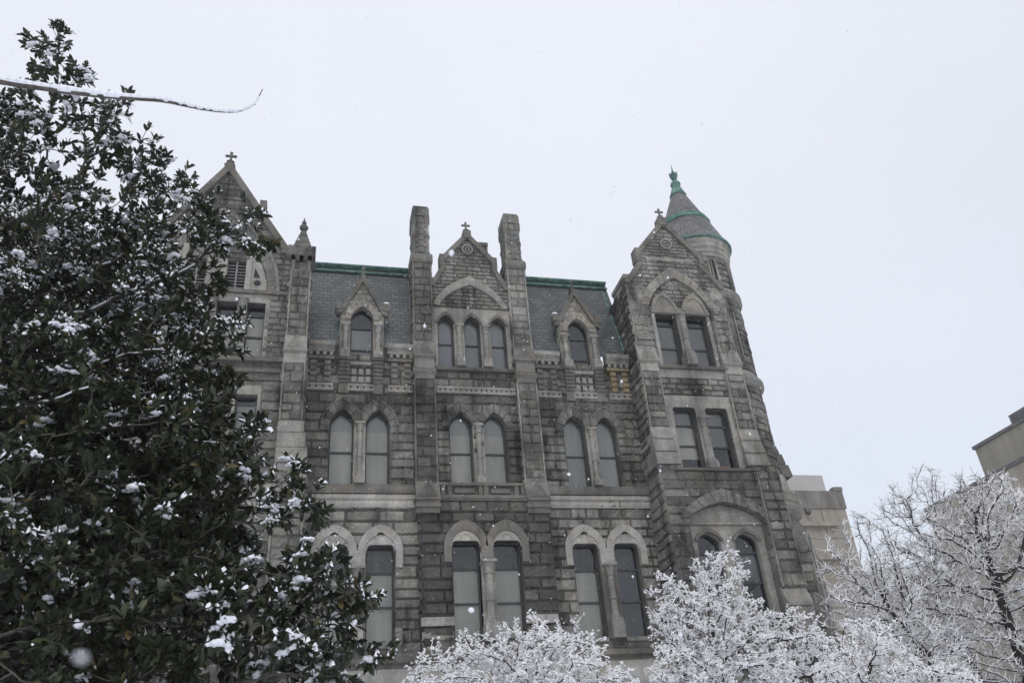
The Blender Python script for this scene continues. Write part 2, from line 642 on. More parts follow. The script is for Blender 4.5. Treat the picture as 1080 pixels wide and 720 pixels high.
def shouldered(cx, h, z0, z1, r=0.2):
    L = [(cx - h, z0)]
    for i in range(6):
        t = math.pi / 2 * i / 5
        L.append((cx - h + r - r * math.cos(t), z1 - r + r * math.sin(t)))
    return L + [(2 * cx - x, z) for x, z in L[::-1]]


def rect(x0, x1, z0, z1):
    return [(x0, z0), (x0, z1), (x1, z1), (x1, z0)]


def resample(L, n):
    d = [0]
    for a, b in zip(L[:-1], L[1:]):
        d.append(d[-1] + math.dist(a, b))
    o = []
    k = 0
    for i in range(n + 1):
        t = d[-1] * i / n
        while k < len(d) - 2 and d[k + 1] < t:
            k += 1
        q = (t - d[k]) / max(1e-9, d[k + 1] - d[k])
        o.append((L[k][0] + (L[k + 1][0] - L[k][0]) * q, L[k][1] + (L[k + 1][1] - L[k][1]) * q))
    return o


def ring(mb, inner, outer, p0, p1, per=2, n=None, rough=0.0, tone=0.5, var=0.15, gap=0.0, seed=1):
    """arch band built stone by stone between two curves"""
    rn = random.Random(seed)
    n = n or 10
    A, B = resample(inner, n * per), resample(outer, n * per)
    for i in range(n):
        t = min(1, max(0, tone + rn.gauss(0, var)))
        pp = p1 + rn.uniform(-rough, rough)
        a, b = A[i * per:(i + 1) * per + 1], B[i * per:(i + 1) * per + 1]
        if gap:
            def sh(q):
                q = list(q)
                for e0, e1 in ((0, 1), (-1, -2)):
                    l = math.dist(q[e0], q[e1])
                    q[e0] = (q[e0][0] + (q[e1][0] - q[e0][0]) * gap / l, q[e0][1] + (q[e1][1] - q[e0][1]) * gap / l)
                return q
            a, b = sh(a), sh(b)
        mb.prism(a + b[::-1], p0, pp, t)


def coping(mb, L, w, p0, p1, tone=0.5):
    """raking band along a polyline, w thick below it"""
    for (x0, z0), (x1, z1) in zip(L[:-1], L[1:]):
        dx, dz = x1 - x0, z1 - z0
        l = math.hypot(dx, dz)
        nx, nz = dz / l * w, -dx / l * w
        mb.prism([(x0, z0), (x1, z1), (x1 + nx, z1 + nz), (x0 + nx, z0 + nz)], p0, p1, tone)


def inset(P, d):
    """shrink a simple outline inwards by d (clockwise or not)"""
    n = len(P)
    ar = sum(P[i][0] * P[(i + 1) % n][1] - P[(i + 1) % n][0] * P[i][1] for i in range(n))
    s = 1 if ar > 0 else -1
    o = []
    for i in range(n):
        a, b, c = P[i - 1], P[i], P[(i + 1) % n]
        e1 = Vector((b[0] - a[0], b[1] - a[1]))
        e2 = Vector((c[0] - b[0], c[1] - b[1]))
        if e1.length < 1e-6 or e2.length < 1e-6:
            o.append(b)
            continue
        n1 = Vector((-e1.y, e1.x)).normalized() * s
        n2 = Vector((-e2.y, e2.x)).normalized() * s
        m_ = (n1 + n2)
        m_ = m_ / max(0.3, 1 + n1.dot(n2))
        o.append((b[0] + m_.x * d, b[1] + m_.y * d))
    return o


def cap_poly(P, z):
    """part of the outline below z"""
    o = []
    for (x0, z0), (x1, z1) in zip(P, P[1:] + P[:1]):
        if z0 <= z:
            o.append((x0, z0))
        if (z0 <= z) != (z1 <= z):
            o.append((x0 + (x1 - x0) * (z - z0) / (z1 - z0), z))
    return o


def poly_face(mb, P, p):
    mb.face([(x, 36 - p, z) for x, z in P[::-1]])


def window(parent, P, p, rails=(), blind='blind', blind_top=None, blind_bottom=None, label=None, name='window', upper=None, fw=0.07):
    """timber sash filling outline P: frame + rails, glass, blind behind"""
    mb = MB()
    I = inset(P, fw)
    n = len(P)
    v = [(x, 36 - p, z) for x, z in P] + [(x, 36 - p, z) for x, z in I] + [(x, 36 - p + 0.07, z) for x, z in I]
    mb.mesh(v, [(k, (k + 1) % n, n + (k + 1) % n, n + k) for k in range(n)] + [(n + k, n + (k + 1) % n, 2 * n + (k + 1) % n, 2 * n + k) for k in range(n)])
    for z, t in rails:
        s = scan([I], z)
        if s:
            mb.fbox(s[0][0], s[0][1], p - 0.06, p + 0.015, z - t / 2, z + t / 2)
    w = mb.build(name, 'sash', parent, label=label)
    g = MB()
    poly_face(g, inset(P, 0.04), p - 0.045)
    g.build('pane', 'glass', w)
    zt = blind_top if blind_top is not None else max(q[1] for q in P)
    if blind:
        b = MB()
        Q = cap_poly(inset(P, 0.01), zt)
        if blind_bottom is not None:
            Q = [(x, max(z, blind_bottom)) for x, z in Q]
        b.prism(Q, p - 0.13, p - 0.12)
        b.build('blind', blind, w)
    if upper:
        b = MB()
        Q = [(x, max(z, zt + 0.01)) for x, z in inset(P, 0.01)]
        b.prism(Q, p - 0.16, p - 0.15)
        b.build('upper_blind', upper, w)
    return w


def column(parent, cx, p, z0, z1, r=0.12, mat='trim', pedestal=0.0, cap=0.38, sub=None):
    """engaged colonnette: pedestal, base rolls, shaft with annulets, bell capital, square abacus"""
    mb = MB(0.6)
    y = 36 - p
    if pedestal:
        mb.box(cx - r * 1.9, cx + r * 1.9, y - r * 1.9, y + r * 2.5, z0, z0 + pedestal * 0.82, 0.4)
        mb.box(cx - r * 1.6, cx + r * 1.6, y - r * 1.6, y + r * 2.5, z0 + pedestal * 0.82 + 0.002, z0 + pedestal, 0.5)
    b = z0 + pedestal
    h = z1 - b
    zc = z1 - cap
    prof = [(r * 1.55, b), (r * 1.55, b + 0.08), (r * 1.3, b + 0.11), (r * 1.42, b + 0.16), (r * 1.05, b + 0.2), (r, b + 0.24)]
    zm = b + (zc - b) * 0.45
    prof += [(r, zm - 0.06), (r * 1.28, zm - 0.03), (r * 1.28, zm + 0.03), (r, zm + 0.06), (r, zc - 0.03), (r * 1.3, zc - 0.02), (r * 1.3, zc + 0.02), (r * 1.05, zc + 0.05),
             (r * 1.2, zc + cap * 0.35), (r * 1.55, zc + cap * 0.55), (r * 1.35, zc + cap * 0.6), (r * 1.8, zc + cap * 0.8)]
    mb.lathe(cx, y, prof, 12)
    mb.box(cx - r * 1.9, cx + r * 1.9, y - r * 1.9, y + r * 2.5, zc + cap * 0.8 + 0.001, z1, 0.55)
    return mb.build('column', mat, parent)


def cross(parent, cx, y, z, s, mat='trim_dark'):
    """trefoil-armed cross finial on a tapered stone knop"""
    mb = MB()
    mb.lathe(cx, y, [(s * 0.32, z), (s * 0.26, z + s * 0.3), (s * 0.36, z + s * 0.36), (s * 0.2, z + s * 0.45), (s * 0.12, z + s * 0.6)], 8)
    t = s * 0.09
    zc = z + s * 1.05
    mb.box(cx - t, cx + t, y - t, y + t, z + s * 0.55, zc + s * 0.35)
    mb.box(cx - s * 0.38, cx - t - 0.002, y - t * 0.9, y + t * 0.9, zc - t, zc + t)
    mb.box(cx + t + 0.002, cx + s * 0.38, y - t * 0.9, y + t * 0.9, zc - t, zc + t)
    for dx, dz in ((-0.36, 0), (0.36, 0), (0, 0.36)):
        mb.lathe(cx + dx * s, y, [(0.02, zc + dz * s - 0.13 * s), (s * 0.14, zc + dz * s - 0.06 * s), (s * 0.14, zc + dz * s + 0.06 * s), (0.02, zc + dz * s + 0.13 * s)], 7)
    return mb.build('cross_finial', mat, parent)


def gablet(mb, x0, x1, pb, pf, z0, z1, tone=0.5):
    """pyramidal weathering leaning back onto the pier face"""
    xm = (x0 + x1) / 2
    v = [(x0, 36 - pf, z0), (x1, 36 - pf, z0), (x1, 36 - pb, z1), (x0, 36 - pb, z1), (x0, 36 - pb, z0), (x1, 36 - pb, z0)]
    mb.mesh(v, [(0, 1, 2, 3), (0, 3, 4), (1, 5, 2), (0, 4, 5, 1)], tone + 0.15)
    w = (x1 - x0) * 0.42
    t = (x0 + x1) / 2
    zz = z1 - 0.12
    v = [(t - w, 36 - pf - 0.03, z0 + 0.01), (t + w, 36 - pf - 0.03, z0 + 0.01), (t, 36 - pf - 0.03 + (pf - pb) * 0.15, zz - 0.05), (t, 36 - pb, zz)]
    mb.mesh(v, [(0, 1, 2), (0, 2, 3), (1, 3, 2)], tone - 0.4)


def profile_ledge(mb, x0, x1, p, z0, z1, out_, tone=None):
    h = z1 - z0
    mb.prof_x(x0, x1, [(p, z0), (p + out_ * 0.45, z0), (p + out_ * 0.5, z0 + h * 0.2), (p + out_ * 0.85, z0 + h * 0.35), (p + out_, z0 + h * 0.42), (p + out_, z0 + h * 0.72), (p + out_ * 0.3, z1), (p, z1)], tone)


# ------------------------------------------------------------------ ground
mb = MB()
mb.mesh([(-115, -35, 0), (155, -35, 0), (155, 155, 0), (-115, 155, 0)], [(0, 1, 2, 3)])
g = mb.build('ground', 'snow')
g['kind'] = 'structure'
g['label'] = 'snow covered ground'
mb = MB()
mb.box(-40, 60, 28.5, 31.5, -0.1, 0.06)
o = mb.build('path', 'path')
o['kind'] = 'structure'
o['label'] = 'wet paved path along the city hall'

# ------------------------------------------------------------------ city hall
HALL = thing('city_hall', (7.6, 40, 0), 'grey rock faced granite gothic city hall with gables, twin chimneys and a round corner turret', 'building')


def tone_main(x, z):
    t = 0.5
    if 4.4 < x < 10.8:
        t = 0.28
    if z < 14 and not 4.4 < x < 10.8:
        t = 0.8 - 0.1 * (z < 10)
    if 18.7 < z < 20.2:
        t -= 0.22
    if x > 14.9 and 14.5 < z < 20:
        t += 0.12
    t += 0.14 * math.sin(x * 1.7 + z * 0.9) * math.sin(z * 1.1 - x * 0.6)
    return t


B1, BC, B3 = 1.97, 7.58, 13.33
L1W, L3W = 0.60, 0.555
SILL1, HEAD1, SILL3, SPR3, APX3 = 8.28, 12.45, 15.22, 18.12, 18.93
BAYS = ((B1, -0.6, 4.55, B1 - 0.95, B1 + 0.97), (B3, 10.62, 15.9, B3 - 0.97, B3 + 0.97))
for bi, (cx, xa, xb, _, __) in enumerate(BAYS):
    wl1 = [shouldered(cx + s, L1W, SILL1, HEAD1) for s in (-1.0, 1.0)]
    wl3 = [pointed(cx + s, L3W, SILL3, SPR3, APX3) for s in (-0.83, 0.83)]
    ashlar_wall('wall', 'granite', rect(xa - 0.3, xb + 0.3, 0, 22.0), wl1 + wl3, 0.0, 0.34, HALL, tone_main, zmin=5.2)
    blds = [('blind', 'blind'), ('blind', 'blind_dark')][bi] if bi else ('blind', 'blind')
    for P, bl in zip(wl1, blds):
        window(HALL, P, -0.3, rails=((11.3, 0.1), (9.85, 0.09)), blind=bl, blind_top=11.25 if bl == 'blind' else 11.0,
               label='ground floor sash window with pale blind under a dark transom' if bl == 'blind' else 'ground floor sash window with dark blind')
    for P in wl3:
        window(HALL, P, -0.3, rails=((16.9, 0.08),), blind='blind_teal' if bi else 'blind', blind_top=18.0, upper='blind_teal')
    # white hood band over the ground floor pair
    mb = MB(0.6)
    zsp = 12.2
    for s in (-1.0, 1.0):
        ring(mb, arch(cx + s, L1W + 0.06, zsp, HEAD1 + 0.42, 10), arch(cx + s, L1W + 0.37, zsp, 13.35, 10), 0.0, 0.17, 2, 10, tone=0.62, var=0.05, seed=int(cx * 10 + s * 3))
        for t in (-1, 1):
            x0 = cx + s + t * (L1W + 0.06)
            x1 = cx + s + t * (L1W + 0.37)
            if t * s < 0:
                x1 = cx
            mb.fbox(min(x0, x1), max(x0, x1), 0.0, 0.165, 11.45, zsp - 0.002, 0.6)
        ring(mb, arch(cx + s, 0.16, 12.7, 12.9, 6), arch(cx + s, 0.24, 12.7, 13.0, 6), 0.05, 0.17, 2, 4, tone=0.4, var=0.05)
        H = [(cx + s - L1W - 0.058, zsp)] + arch(cx + s, L1W + 0.058, zsp, HEAD1 + 0.418, 8)[1:-1] + [(cx + s + L1W + 0.058, zsp)]
        sh = shouldered(cx + s, L1W, zsp, HEAD1)
        mb.prism([(cx + s - L1W - 0.05, zsp), (cx + s - L1W - 0.05, HEAD1 - 0.05)] + [q for q in arch(cx + s, L1W + 0.05, zsp, HEAD1 + 0.41, 10) if q[1] > HEAD1 - 0.05] + [(cx + s + L1W + 0.05, HEAD1 - 0.05), (cx + s + L1W + 0.05, zsp)] + [q for q in sh[::-1]], -0.01, 0.13, 0.62)
    mb.build('window_hood', 'trim_white', HALL)
    column(HALL, cx, 0.22, 8.2, 11.46, 0.15, 'trim', pedestal=0.85, cap=0.5)
    mb = MB(0.5)
    mb.fbox(cx - 0.39, cx + 0.39, -0.25, 0.12, 8.25, 11.7, 0.5)
    mb.build('mullion', 'trim_dark', HALL)
    # jamb stones
    mb = MB(0.5)
    for t in (-1, 1):
        x0, x1 = cx + t * 1.62, cx + t * 1.93
        mb.fbox(min(x0, x1), max(x0, x1), 0.0, 0.07, 8.25, 8.95, 0.55)
    mb.build('jamb', 'trim', HALL)
    # upper pair: hood stones, colonnette
    mb = MB(0.42)
    for s in (-0.83, 0.83):
        ring(mb, arch(cx + s, L3W + 0.01, SPR3, APX3 + 0.01), arch(cx + s, L3W + 0.36, SPR3, APX3 + 0.50), -0.02, 0.125, 2, 8, rough=0.02, tone=0.42, var=0.15, gap=0.012, seed=int(cx * 7 + s * 9))
        ring(mb, arch(cx + s, L3W + 0.36, SPR3, APX3 + 0.50), arch(cx + s, L3W + 0.42, SPR3, APX3 + 0.58), -0.02, 0.17, 2, 8, tone=0.5, var=0.05, seed=int(cx * 7))
    mb.build('window_hood', 'granite', HALL)
    mb = MB(0.55)
    mb.fbox(cx - 0.27, cx + 0.27, -0.25, 0.11, SILL3, SPR3 + 0.1, 0.55)
    mb.build('mullion', 'trim', HALL)
    column(HALL, cx, 0.16, SILL3, SPR3 + 0.12, 0.115, 'trim', pedestal=0.3, cap=0.42)
    # sill, white string course
    mb = MB(0.45)
    mb.prof_x(xa, xb, [(0, 14.78), (0.22, 14.78), (0.24, 14.95), (0.2, 15.2), (0, 15.24)], 0.45)
    mb.build('sill_ledge', 'trim_dark', HALL)
    mb = MB(0.6)
    mb.prof_x(xa, xb, [(0, 14.16), (0.08, 14.16), (0.12, 14.3), (0.12, 14.44), (0.07, 14.47), (0.1, 14.5), (0.16, 14.56), (0.16, 14.74), (0, 14.77)], 0.6)
    mb.build('string_course', 'trim_white', HALL)
    # base ledge and the band under it
    mb = MB(0.5)
    for s in (-1.0, 1.0):
        mb.fbox(cx + s - 0.6, cx + s + 0.6, -0.28, 0.12, 8.1, 8.27, 0.45)
    mb.build('window_sill', 'trim', HALL)
    mb = MB(0.5)
    mb.fbox(xa, xb, 0, 0.06, 7.84, 8.1, 0.5)
    profile_ledge(mb, xa, xb, 0.0, 7.32, 7.82, 0.34, 0.5)
    mb.build('base_ledge', 'trim_dark', HALL)
    mb = MB(0.6)
    mb.fbox(xa, xb, 0, 0.14, 6.55, 7.31, 0.6)
    mb.fbox(xa, xb, 0, 0.2, 6.3, 6.548, 0.4)
    mb.build('base_band', 'trim_white', HALL)
    # frieze of bobbin posts, dotted string, eaves cornice
    fr = 'trim_dark'
    mb = MB(0.45)
    dm0, dm1 = cx - 1.08, cx + 1.08

    def dotted(a, b, z0, z1, mb=mb):
        mb.fbox(a, b, 0, 0.16, z1 - 0.11, z1, 0.45)
        mb.fbox(a, b, 0, 0.14, z0, z0 + 0.12, 0.45)
        n = int((b - a) / 0.27)
        w = (b - a) / n
        for i in range(n + 1):
            c = a + i * w
            mb.fbox(max(a, c - w * 0.36), min(b, c + w * 0.36), 0, 0.135, z0 + 0.122, z1 - 0.112, 0.45)
    for a, b in ((xa, dm0 - 0.22), (dm0 + 0.45, dm1 - 0.45), (dm1 + 0.22, xb)):
        dotted(a, b, 19.93, 20.28)
    mb.build('dotted_string', 'trim', HALL)
    for a, b, right in ((xa, dm0 - 0.2, 0), (dm1 + 0.2, xb, 1)):
        mat = 'ochre' if (bi == 1 and right) else 'trim_dark'
        mb = MB(0.5)
        n = max(2, round((b - a) / 0.62))
        w = (b - a) / n
        for i in range(n):
            c = a + (i + 0.5) * w
            for k in range(4):
                z0 = 20.32 + k * 0.31
                mb.prof_x(c - 0.15, c + 0.15, [(0, z0), (0.10, z0), (0.2, z0 + 0.06), (0.2, z0 + 0.24), (0.10, z0 + 0.3), (0, z0 + 0.3)], 0.5 + 0.15 * ((i + k) % 2))
        mb.fbox(a, b, 0, 0.24, 21.57, 21.74, 0.55)
        mb.build('corbel_frieze', mat, HALL, label='ochre stained corbel frieze' if mat == 'ochre' else None)
        mb = MB(0.5)
        nd = max(2, int((b - a) / 0.3))
        for i in range(nd):
            c = a + (i + 0.5) * (b - a) / nd
            mb.fbox(c - 0.08, c + 0.08, 0, 0.3, 21.75, 21.93, 0.5)
        mb.prof_x(a, b, [(-0.1, 21.94), (0.3, 21.94), (0.34, 22.05), (0.5, 22.2), (0.5, 22.42), (0.3, 22.5), (-0.1, 22.5)], 0.6)
        mb.build('eaves_cornice', 'trim', HALL)
    # dormer
    D = MB(0.6)
    dp = 0.12
    hole = pointed(cx, 0.56, 21.5, 23.95, 24.68)
    outl = [(cx - 1.05, 21.45), (cx - 1.05, 24.35), (cx, 26.35), (cx + 1.05, 24.35), (cx + 1.05, 21.45)]
    flat_wall(D, outl, [hole], dp, 0.3, 0.5, sides=False)
    blocks(D, lambda u, z, h: (u, 36 - dp - h, z), lambda z: scan([outl, hole], z), 23.6, 26.1, course=0.33, bw=(0.3, 0.6), h=0.03, tonef=lambda x, z: 0.6)
    for t in (-1, 1):
        D.box(cx + t * 1.05 - 0.02, cx + t * 1.05 + 0.02, 36 - dp + 0.003, 37.0, 21.5, 24.35, 0.45)
    dorm = D.build('dormer', 'granite_pale', HALL)
    mb = MB(0.6)
    ring(mb, arch(cx, 0.565, 23.9, 24.69), arch(cx, 0.86, 23.9, 25.12), dp - 0.02, dp + 0.08, 2, 8, rough=0.01, tone=0.55, gap=0.01, seed=3)
    mb.build('arch_ring', 'granite_pale', dorm)
    mb = MB(0.5)
    coping(mb, [(cx - 1.2, 24.3), (cx, 26.6)], 0.2, dp - 0.3, dp + 0.16, 0.5)
    coping(mb, [(cx, 26.6), (cx + 1.2, 24.3)], 0.2, dp - 0.3, dp + 0.162, 0.5)
    for t in (-1, 1):
        mb.fbox(cx + t * 1.18 - 0.17, cx + t * 1.18 + 0.17, dp - 0.3, dp + 0.2, 24.42, 24.85, 0.45)
        mb.fbox(cx + t * 1.18 - 0.11, cx + t * 1.18 + 0.11, dp - 0.28, dp + 0.12, 24.2, 24.418, 0.4)
    mb.build('coping', 'trim_dark', dorm)
    mb = MB(0.45)
    mb.lathe(cx, 36 - dp + 0.05, [(0.16, 26.35), (0.13, 26.55), (0.2, 26.62), (0.1, 26.7), (0.06, 26.95), (0.13, 27.05), (0.09, 27.15), (0.02, 27.25)], 8)
    mb.build('finial', 'trim_dark', dorm)
    mb = MB()
    t = 1 if bi == 0 else -1
    mb.lathe(cx + t * 1.2, 36 - dp - 0.05, [(0.02, 25.0), (0.12, 24.97), (0.18, 24.9), (0.2, 24.86)][::-1], 9)
    mb.build('snow_cap', 'snow', dorm, smooth=True)
    window(dorm, hole, dp - 0.27, rails=((22.3, 0.08), (23.55, 0.06)), blind='blind_blue' if bi == 0 else 'blind_dark', blind_top=23.5)
    mb = MB()
    rf = [(cx - 1.12, 24.3), (cx, 26.2), (cx + 1.12, 24.3)]
    mb.face([(cx - 1.12, 36 - dp + 0.2, 24.3), (cx, 36 - dp + 0.2, 26.25), (cx, 37.6, 26.25), (cx - 1.12, 37.0, 24.3)])
    mb.face([(cx, 36 - dp + 0.2, 26.25), (cx + 1.12, 36 - dp + 0.2, 24.3), (cx + 1.12, 37.0, 24.3), (cx, 37.6, 26.25)])
    rm = MB()
    rm.prism([(cx - 1.0, 21.45), (cx - 1.0, 24.3), (cx, 26.1), (cx + 1.0, 24.3), (cx + 1.0, 21.45)], -0.9, -0.85)  # dark sheet added behind the dormer window to keep it looking unlit
    rm.build('dark_backing', 'dark_room', dorm)
    mb.build('dormer_roof', 'slate', dorm, uvs=lambda co: (co.y, co.z))
    mb = MB()
    for t in (-1, 1):
        mb.tube((cx + t * 1.09, 36 - dp + 0.1, 24.15), (cx + t * 1.09, 36.25, 22.5), 0.035, 0.035, 5)
    mb.build('flashing', 'copper', dorm)
    for t in (-1, 1):
        column(dorm, cx + t * 0.80, dp + 0.1, 21.62, 23.55, 0.12, 'trim', pedestal=0.45, cap=0.4)
        mb = MB(0.5)
        for k in range(6):
            z0 = 20.3 + k * 0.2
            mb.prof_x(cx + t * 0.80 - 0.24, cx + t * 0.80 + 0.24, [(0, z0), (0.14 + k * 0.03, z0), (0.2 + k * 0.03, z0 + 0.05), (0.2 + k * 0.03, z0 + 0.15), (0.14 + k * 0.03, z0 + 0.198), (0, z0 + 0.198)], 0.4 + 0.2 * (k % 2))
        mb.fbox(cx + t * 0.80 - 0.24, cx + t * 0.80 + 0.24, 0, 0.13, 19.8, 20.298, 0.6)
        mb.fbox(cx + t * 0.80 - 0.27, cx + t * 0.80 + 0.27, 0, 0.4, 21.502, 21.62, 0.6)
        mb.build('console', 'trim_dark', dorm)
    mb = MB(0.5)
    mb.fbox(cx - 0.53, cx + 0.53, 0, 0.2, 21.32, 21.5, 0.5)
    for i in range(3):
        for k in range(2):
            c = cx - 0.34 + i * 0.34
            mb.fbox(c - 0.11, c + 0.11, 0, 0.1 + 0.04 * k, 20.42 + k * 0.4, 20.72 + k * 0.4, 0.45)
    mb.build('apron', 'trim', dorm)

# central projecting bay
cw1 = [shouldered(BC - 0.93, 0.62, SILL1, HEAD1), shouldered(BC + 0.93, 0.62, SILL1, HEAD1)]
ashlar_wall('projecting_wall', 'granite_dark', rect(4.68, 10.64, 0, 14.3), cw1, 0.55, 0.5, HALL, lambda x, z: 0.42 + 0.1 * math.sin(x * 2 + z), zmin=5.2)
mb = MB(0.4)
blocks(mb, lambda u, z, h: (4.68 - h, 36 - u, z), lambda z: [(0.0, 0.55)], 8, 14.2, tonef=lambda x, z: 0.45)
mb.build('projecting_return', 'granite_dark', HALL)
for P in cw1:
    window(HALL, P, 0.22, rails=((11.3, 0.1), (9.8, 0.09)), blind='blind', blind_top=11.25)
mb = MB(0.5)
for s in (-0.93, 0.93):
    zsp = 12.2
    ring(mb, arch(BC + s, 0.66, zsp, 12.92, 10), arch(BC + s, 0.98, zsp, 13.4, 10), 0.5, 0.74, 2, 10, tone=0.55, var=0.12, seed=int(50 + s * 9))
    for t in (-1, 1):
        x0, x1 = BC + s + t * 0.66, BC + s + t * 0.98
        if t * s < 0:
            x1 = BC
        mb.fbox(min(x0, x1), max(x0, x1), 0.5, 0.735, 11.5, zsp - 0.002, 0.5)
mb.build('window_hood', 'trim_dark', HALL)
mb = MB(0.6)
for s in (-0.93, 0.93):
    zsp = 12.2
    sh = shouldered(BC + s, 0.62, zsp, HEAD1)
    mb.prism([(BC + s - 0.65, zsp), (BC + s - 0.65, HEAD1 - 0.1)] + [q for q in arch(BC + s, 0.65, zsp, 12.91, 10) if q[1] > HEAD1 - 0.1] + [(BC + s + 0.65, HEAD1 - 0.1), (BC + s + 0.65, zsp)] + sh[::-1], 0.5, 0.68, 0.7)
    ring(mb, arch(BC + s, 0.22, 12.55, 12.75, 6), arch(BC + s, 0.3, 12.55, 12.85, 6), 0.55, 0.72, 2, 4, tone=0.5, var=0.05)
mb.build('tympanum', 'trim_white', HALL)
mb = MB(0.5)
mb.fbox(BC - 0.31, BC + 0.31, 0.25, 0.67, 8.2, 11.9, 0.5)
mb.build('mullion', 'trim', HALL)
column(HALL, BC, 0.78, 8.2, 11.52, 0.17, 'trim', pedestal=0.7, cap=0.55)
mb = MB(0.5)
for t in (-1, 1):
    xs = sorted((BC + t * 1.56, BC + t * 2.96))
    mb.fbox(xs[0], xs[1], 0.55, 0.7, 8.85, 9.2, 0.6)
    mb.fbox(xs[0] + 0.03, xs[1] - 0.03, 0.55, 0.62, 8.3, 8.62, 0.4)
mb.build('impost_band', 'trim', HALL)
mb = MB(0.5)
mb.fbox(4.66, 10.66, 0.55, 0.62, 7.84, 8.2, 0.5)
profile_ledge(mb, 4.6, 10.72, 0.55, 7.32, 7.82, 0.34, 0.5)
mb.build('base_ledge', 'trim_dark', HALL)
mb = MB(0.6)
mb.fbox(4.62, 10.7, 0.55, 0.7, 6.4, 7.31, 0.6)
mb.build('base_band', 'trim_white', HALL)
# its top ledge and the balcony-like parapet with stub columns
mb = MB(0.4)
mb.prof_x(5.55, 9.75, [(0.2, 14.3), (0.62, 14.3), (0.7, 14.42), (0.62, 14.58), (0.2, 14.62)], 0.4)
mb.build('parapet_ledge', 'trim_dark', HALL)
mb = MB(0.5)
mb.fbox(5.6, 9.7, 0.2, 0.3, 14.62, 15.08, 0.3)
mb.fbox(5.55, 9.72, 0.2, 0.5, 15.082, 15.22, 0.4)
for c in (5.75, 6.05, 7.5, 7.75, 9.2, 9.5):
    mb.fbox(c - 0.1, c + 0.1, 0.3, 0.46, 14.63, 15.08, 0.45)
for c in (6.75, 8.45):
    mb.fbox(c - 0.45, c + 0.45, 0.3, 0.38, 14.75, 14.98, 0.85)
mb.build('parapet', 'trim_dark', HALL)
# upper central wall
cw3 = [pointed(BC + s, L3W, 15.26, SPR3, APX3) for s in (-0.83, 0.83)]
cw5 = [pointed(BC + s, 0.40, 21.42, 24.05, 24.45, True) for s in (-1.38, 0, 1.38)]
gx = 7.56
gable = [(5.4, 14.3), (5.4, 26.3), (5.62, 26.5), (6.22, 27.62), (6.3, 28.2), (gx, 29.65), (8.84, 28.2), (8.9, 27.62), (9.52, 26.5), (9.75, 26.3), (9.75, 14.3)]
wallp = 0.1
lint = [(5.5, 21.42), (5.5, 24.95), (9.66, 24.95), (9.66, 21.42)]


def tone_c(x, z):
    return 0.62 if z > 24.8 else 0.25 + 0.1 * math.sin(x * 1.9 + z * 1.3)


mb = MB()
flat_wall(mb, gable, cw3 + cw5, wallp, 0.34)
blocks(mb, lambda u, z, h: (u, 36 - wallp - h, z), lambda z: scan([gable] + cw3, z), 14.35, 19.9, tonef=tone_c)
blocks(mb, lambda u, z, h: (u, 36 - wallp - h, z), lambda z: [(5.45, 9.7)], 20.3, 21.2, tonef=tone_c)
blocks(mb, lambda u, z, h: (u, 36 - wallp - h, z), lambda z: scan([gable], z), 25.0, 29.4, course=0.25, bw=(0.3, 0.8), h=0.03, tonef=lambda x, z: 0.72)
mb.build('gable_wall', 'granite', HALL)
for P in cw3:
    window(HALL, P, wallp - 0.3, rails=((16.9, 0.08),), blind='blind', blind_top=17.9, upper='blind_teal')
for P in cw5:
    window(HALL, P, wallp - 0.3, rails=((22.9, 0.07),), blind='blind_blue')
mb = MB(0.4)
for s in (-0.83, 0.83):
    ring(mb, arch(BC + s, L3W + 0.01, SPR3, APX3 + 0.01), arch(BC + s, L3W + 0.36, SPR3, APX3 + 0.50), wallp - 0.02, wallp + 0.14, 2, 8, rough=0.025, tone=0.55, var=0.2, gap=0.015, seed=int(70 + s * 9))
mb.build('window_hood', 'granite_dark', HALL)
mb = MB(0.55)
mb.fbox(BC - 0.27, BC + 0.27, wallp - 0.25, wallp + 0.11, 15.24, SPR3 + 0.1, 0.55)
mb.build('mullion', 'trim', HALL)
column(HALL, BC, wallp + 0.16, 15.24, SPR3 + 0.12, 0.115, 'trim', pedestal=0.3, cap=0.42)
mb = MB(0.5)
holes5 = [pointed(BC + s, 0.42, 21.4, 24.05, 24.47, True) for s in (-1.38, 0, 1.38)]
flat_wall(mb, lint, [[(x, max(z, 21.43)) for x, z in h] for h in holes5], wallp + 0.03, 0.03, 0.6)
mb.build('window_surround', 'trim', HALL)
mb = MB(0.5)
for s in (-1.38, 0, 1.38):
    ring(mb, arch(BC + s, 0.42, 24.0, 24.47, 9, True), arch(BC + s, 0.54, 24.0, 24.68, 9, True), wallp, wallp + 0.1, 2, 6, tone=0.4, var=0.05)
mb.build('hood_moulding', 'trim_dark', HALL)
for s in (-0.69, 0.69):
    column(HALL, BC + s, wallp + 0.1, 21.42, 23.85, 0.12, 'trim', pedestal=0.5, cap=0.45)
mb = MB(0.4)
mb.prof_x(5.5, 9.7, [(wallp, 21.2), (0.3, 21.2), (0.34, 21.3), (0.25, 21.41), (wallp, 21.42)], 0.3)
mb.build('sill_ledge', 'trim_dark', HALL)
mb = MB(0.5)
mb.fbox(5.5, 9.7, wallp, 0.26, 20.17, 20.3, 0.45)
mb.fbox(5.5, 9.7, wallp, 0.24, 19.93, 20.05, 0.45)
n = 16
for i in range(n):
    c = 5.55 + (i + 0.5) * 4.1 / n
    mb.fbox(c - 0.095, c + 0.095, wallp, 0.235, 20.052, 20.168, 0.45)
mb.build('dotted_string', 'trim', HALL)
mb = MB(0.6)
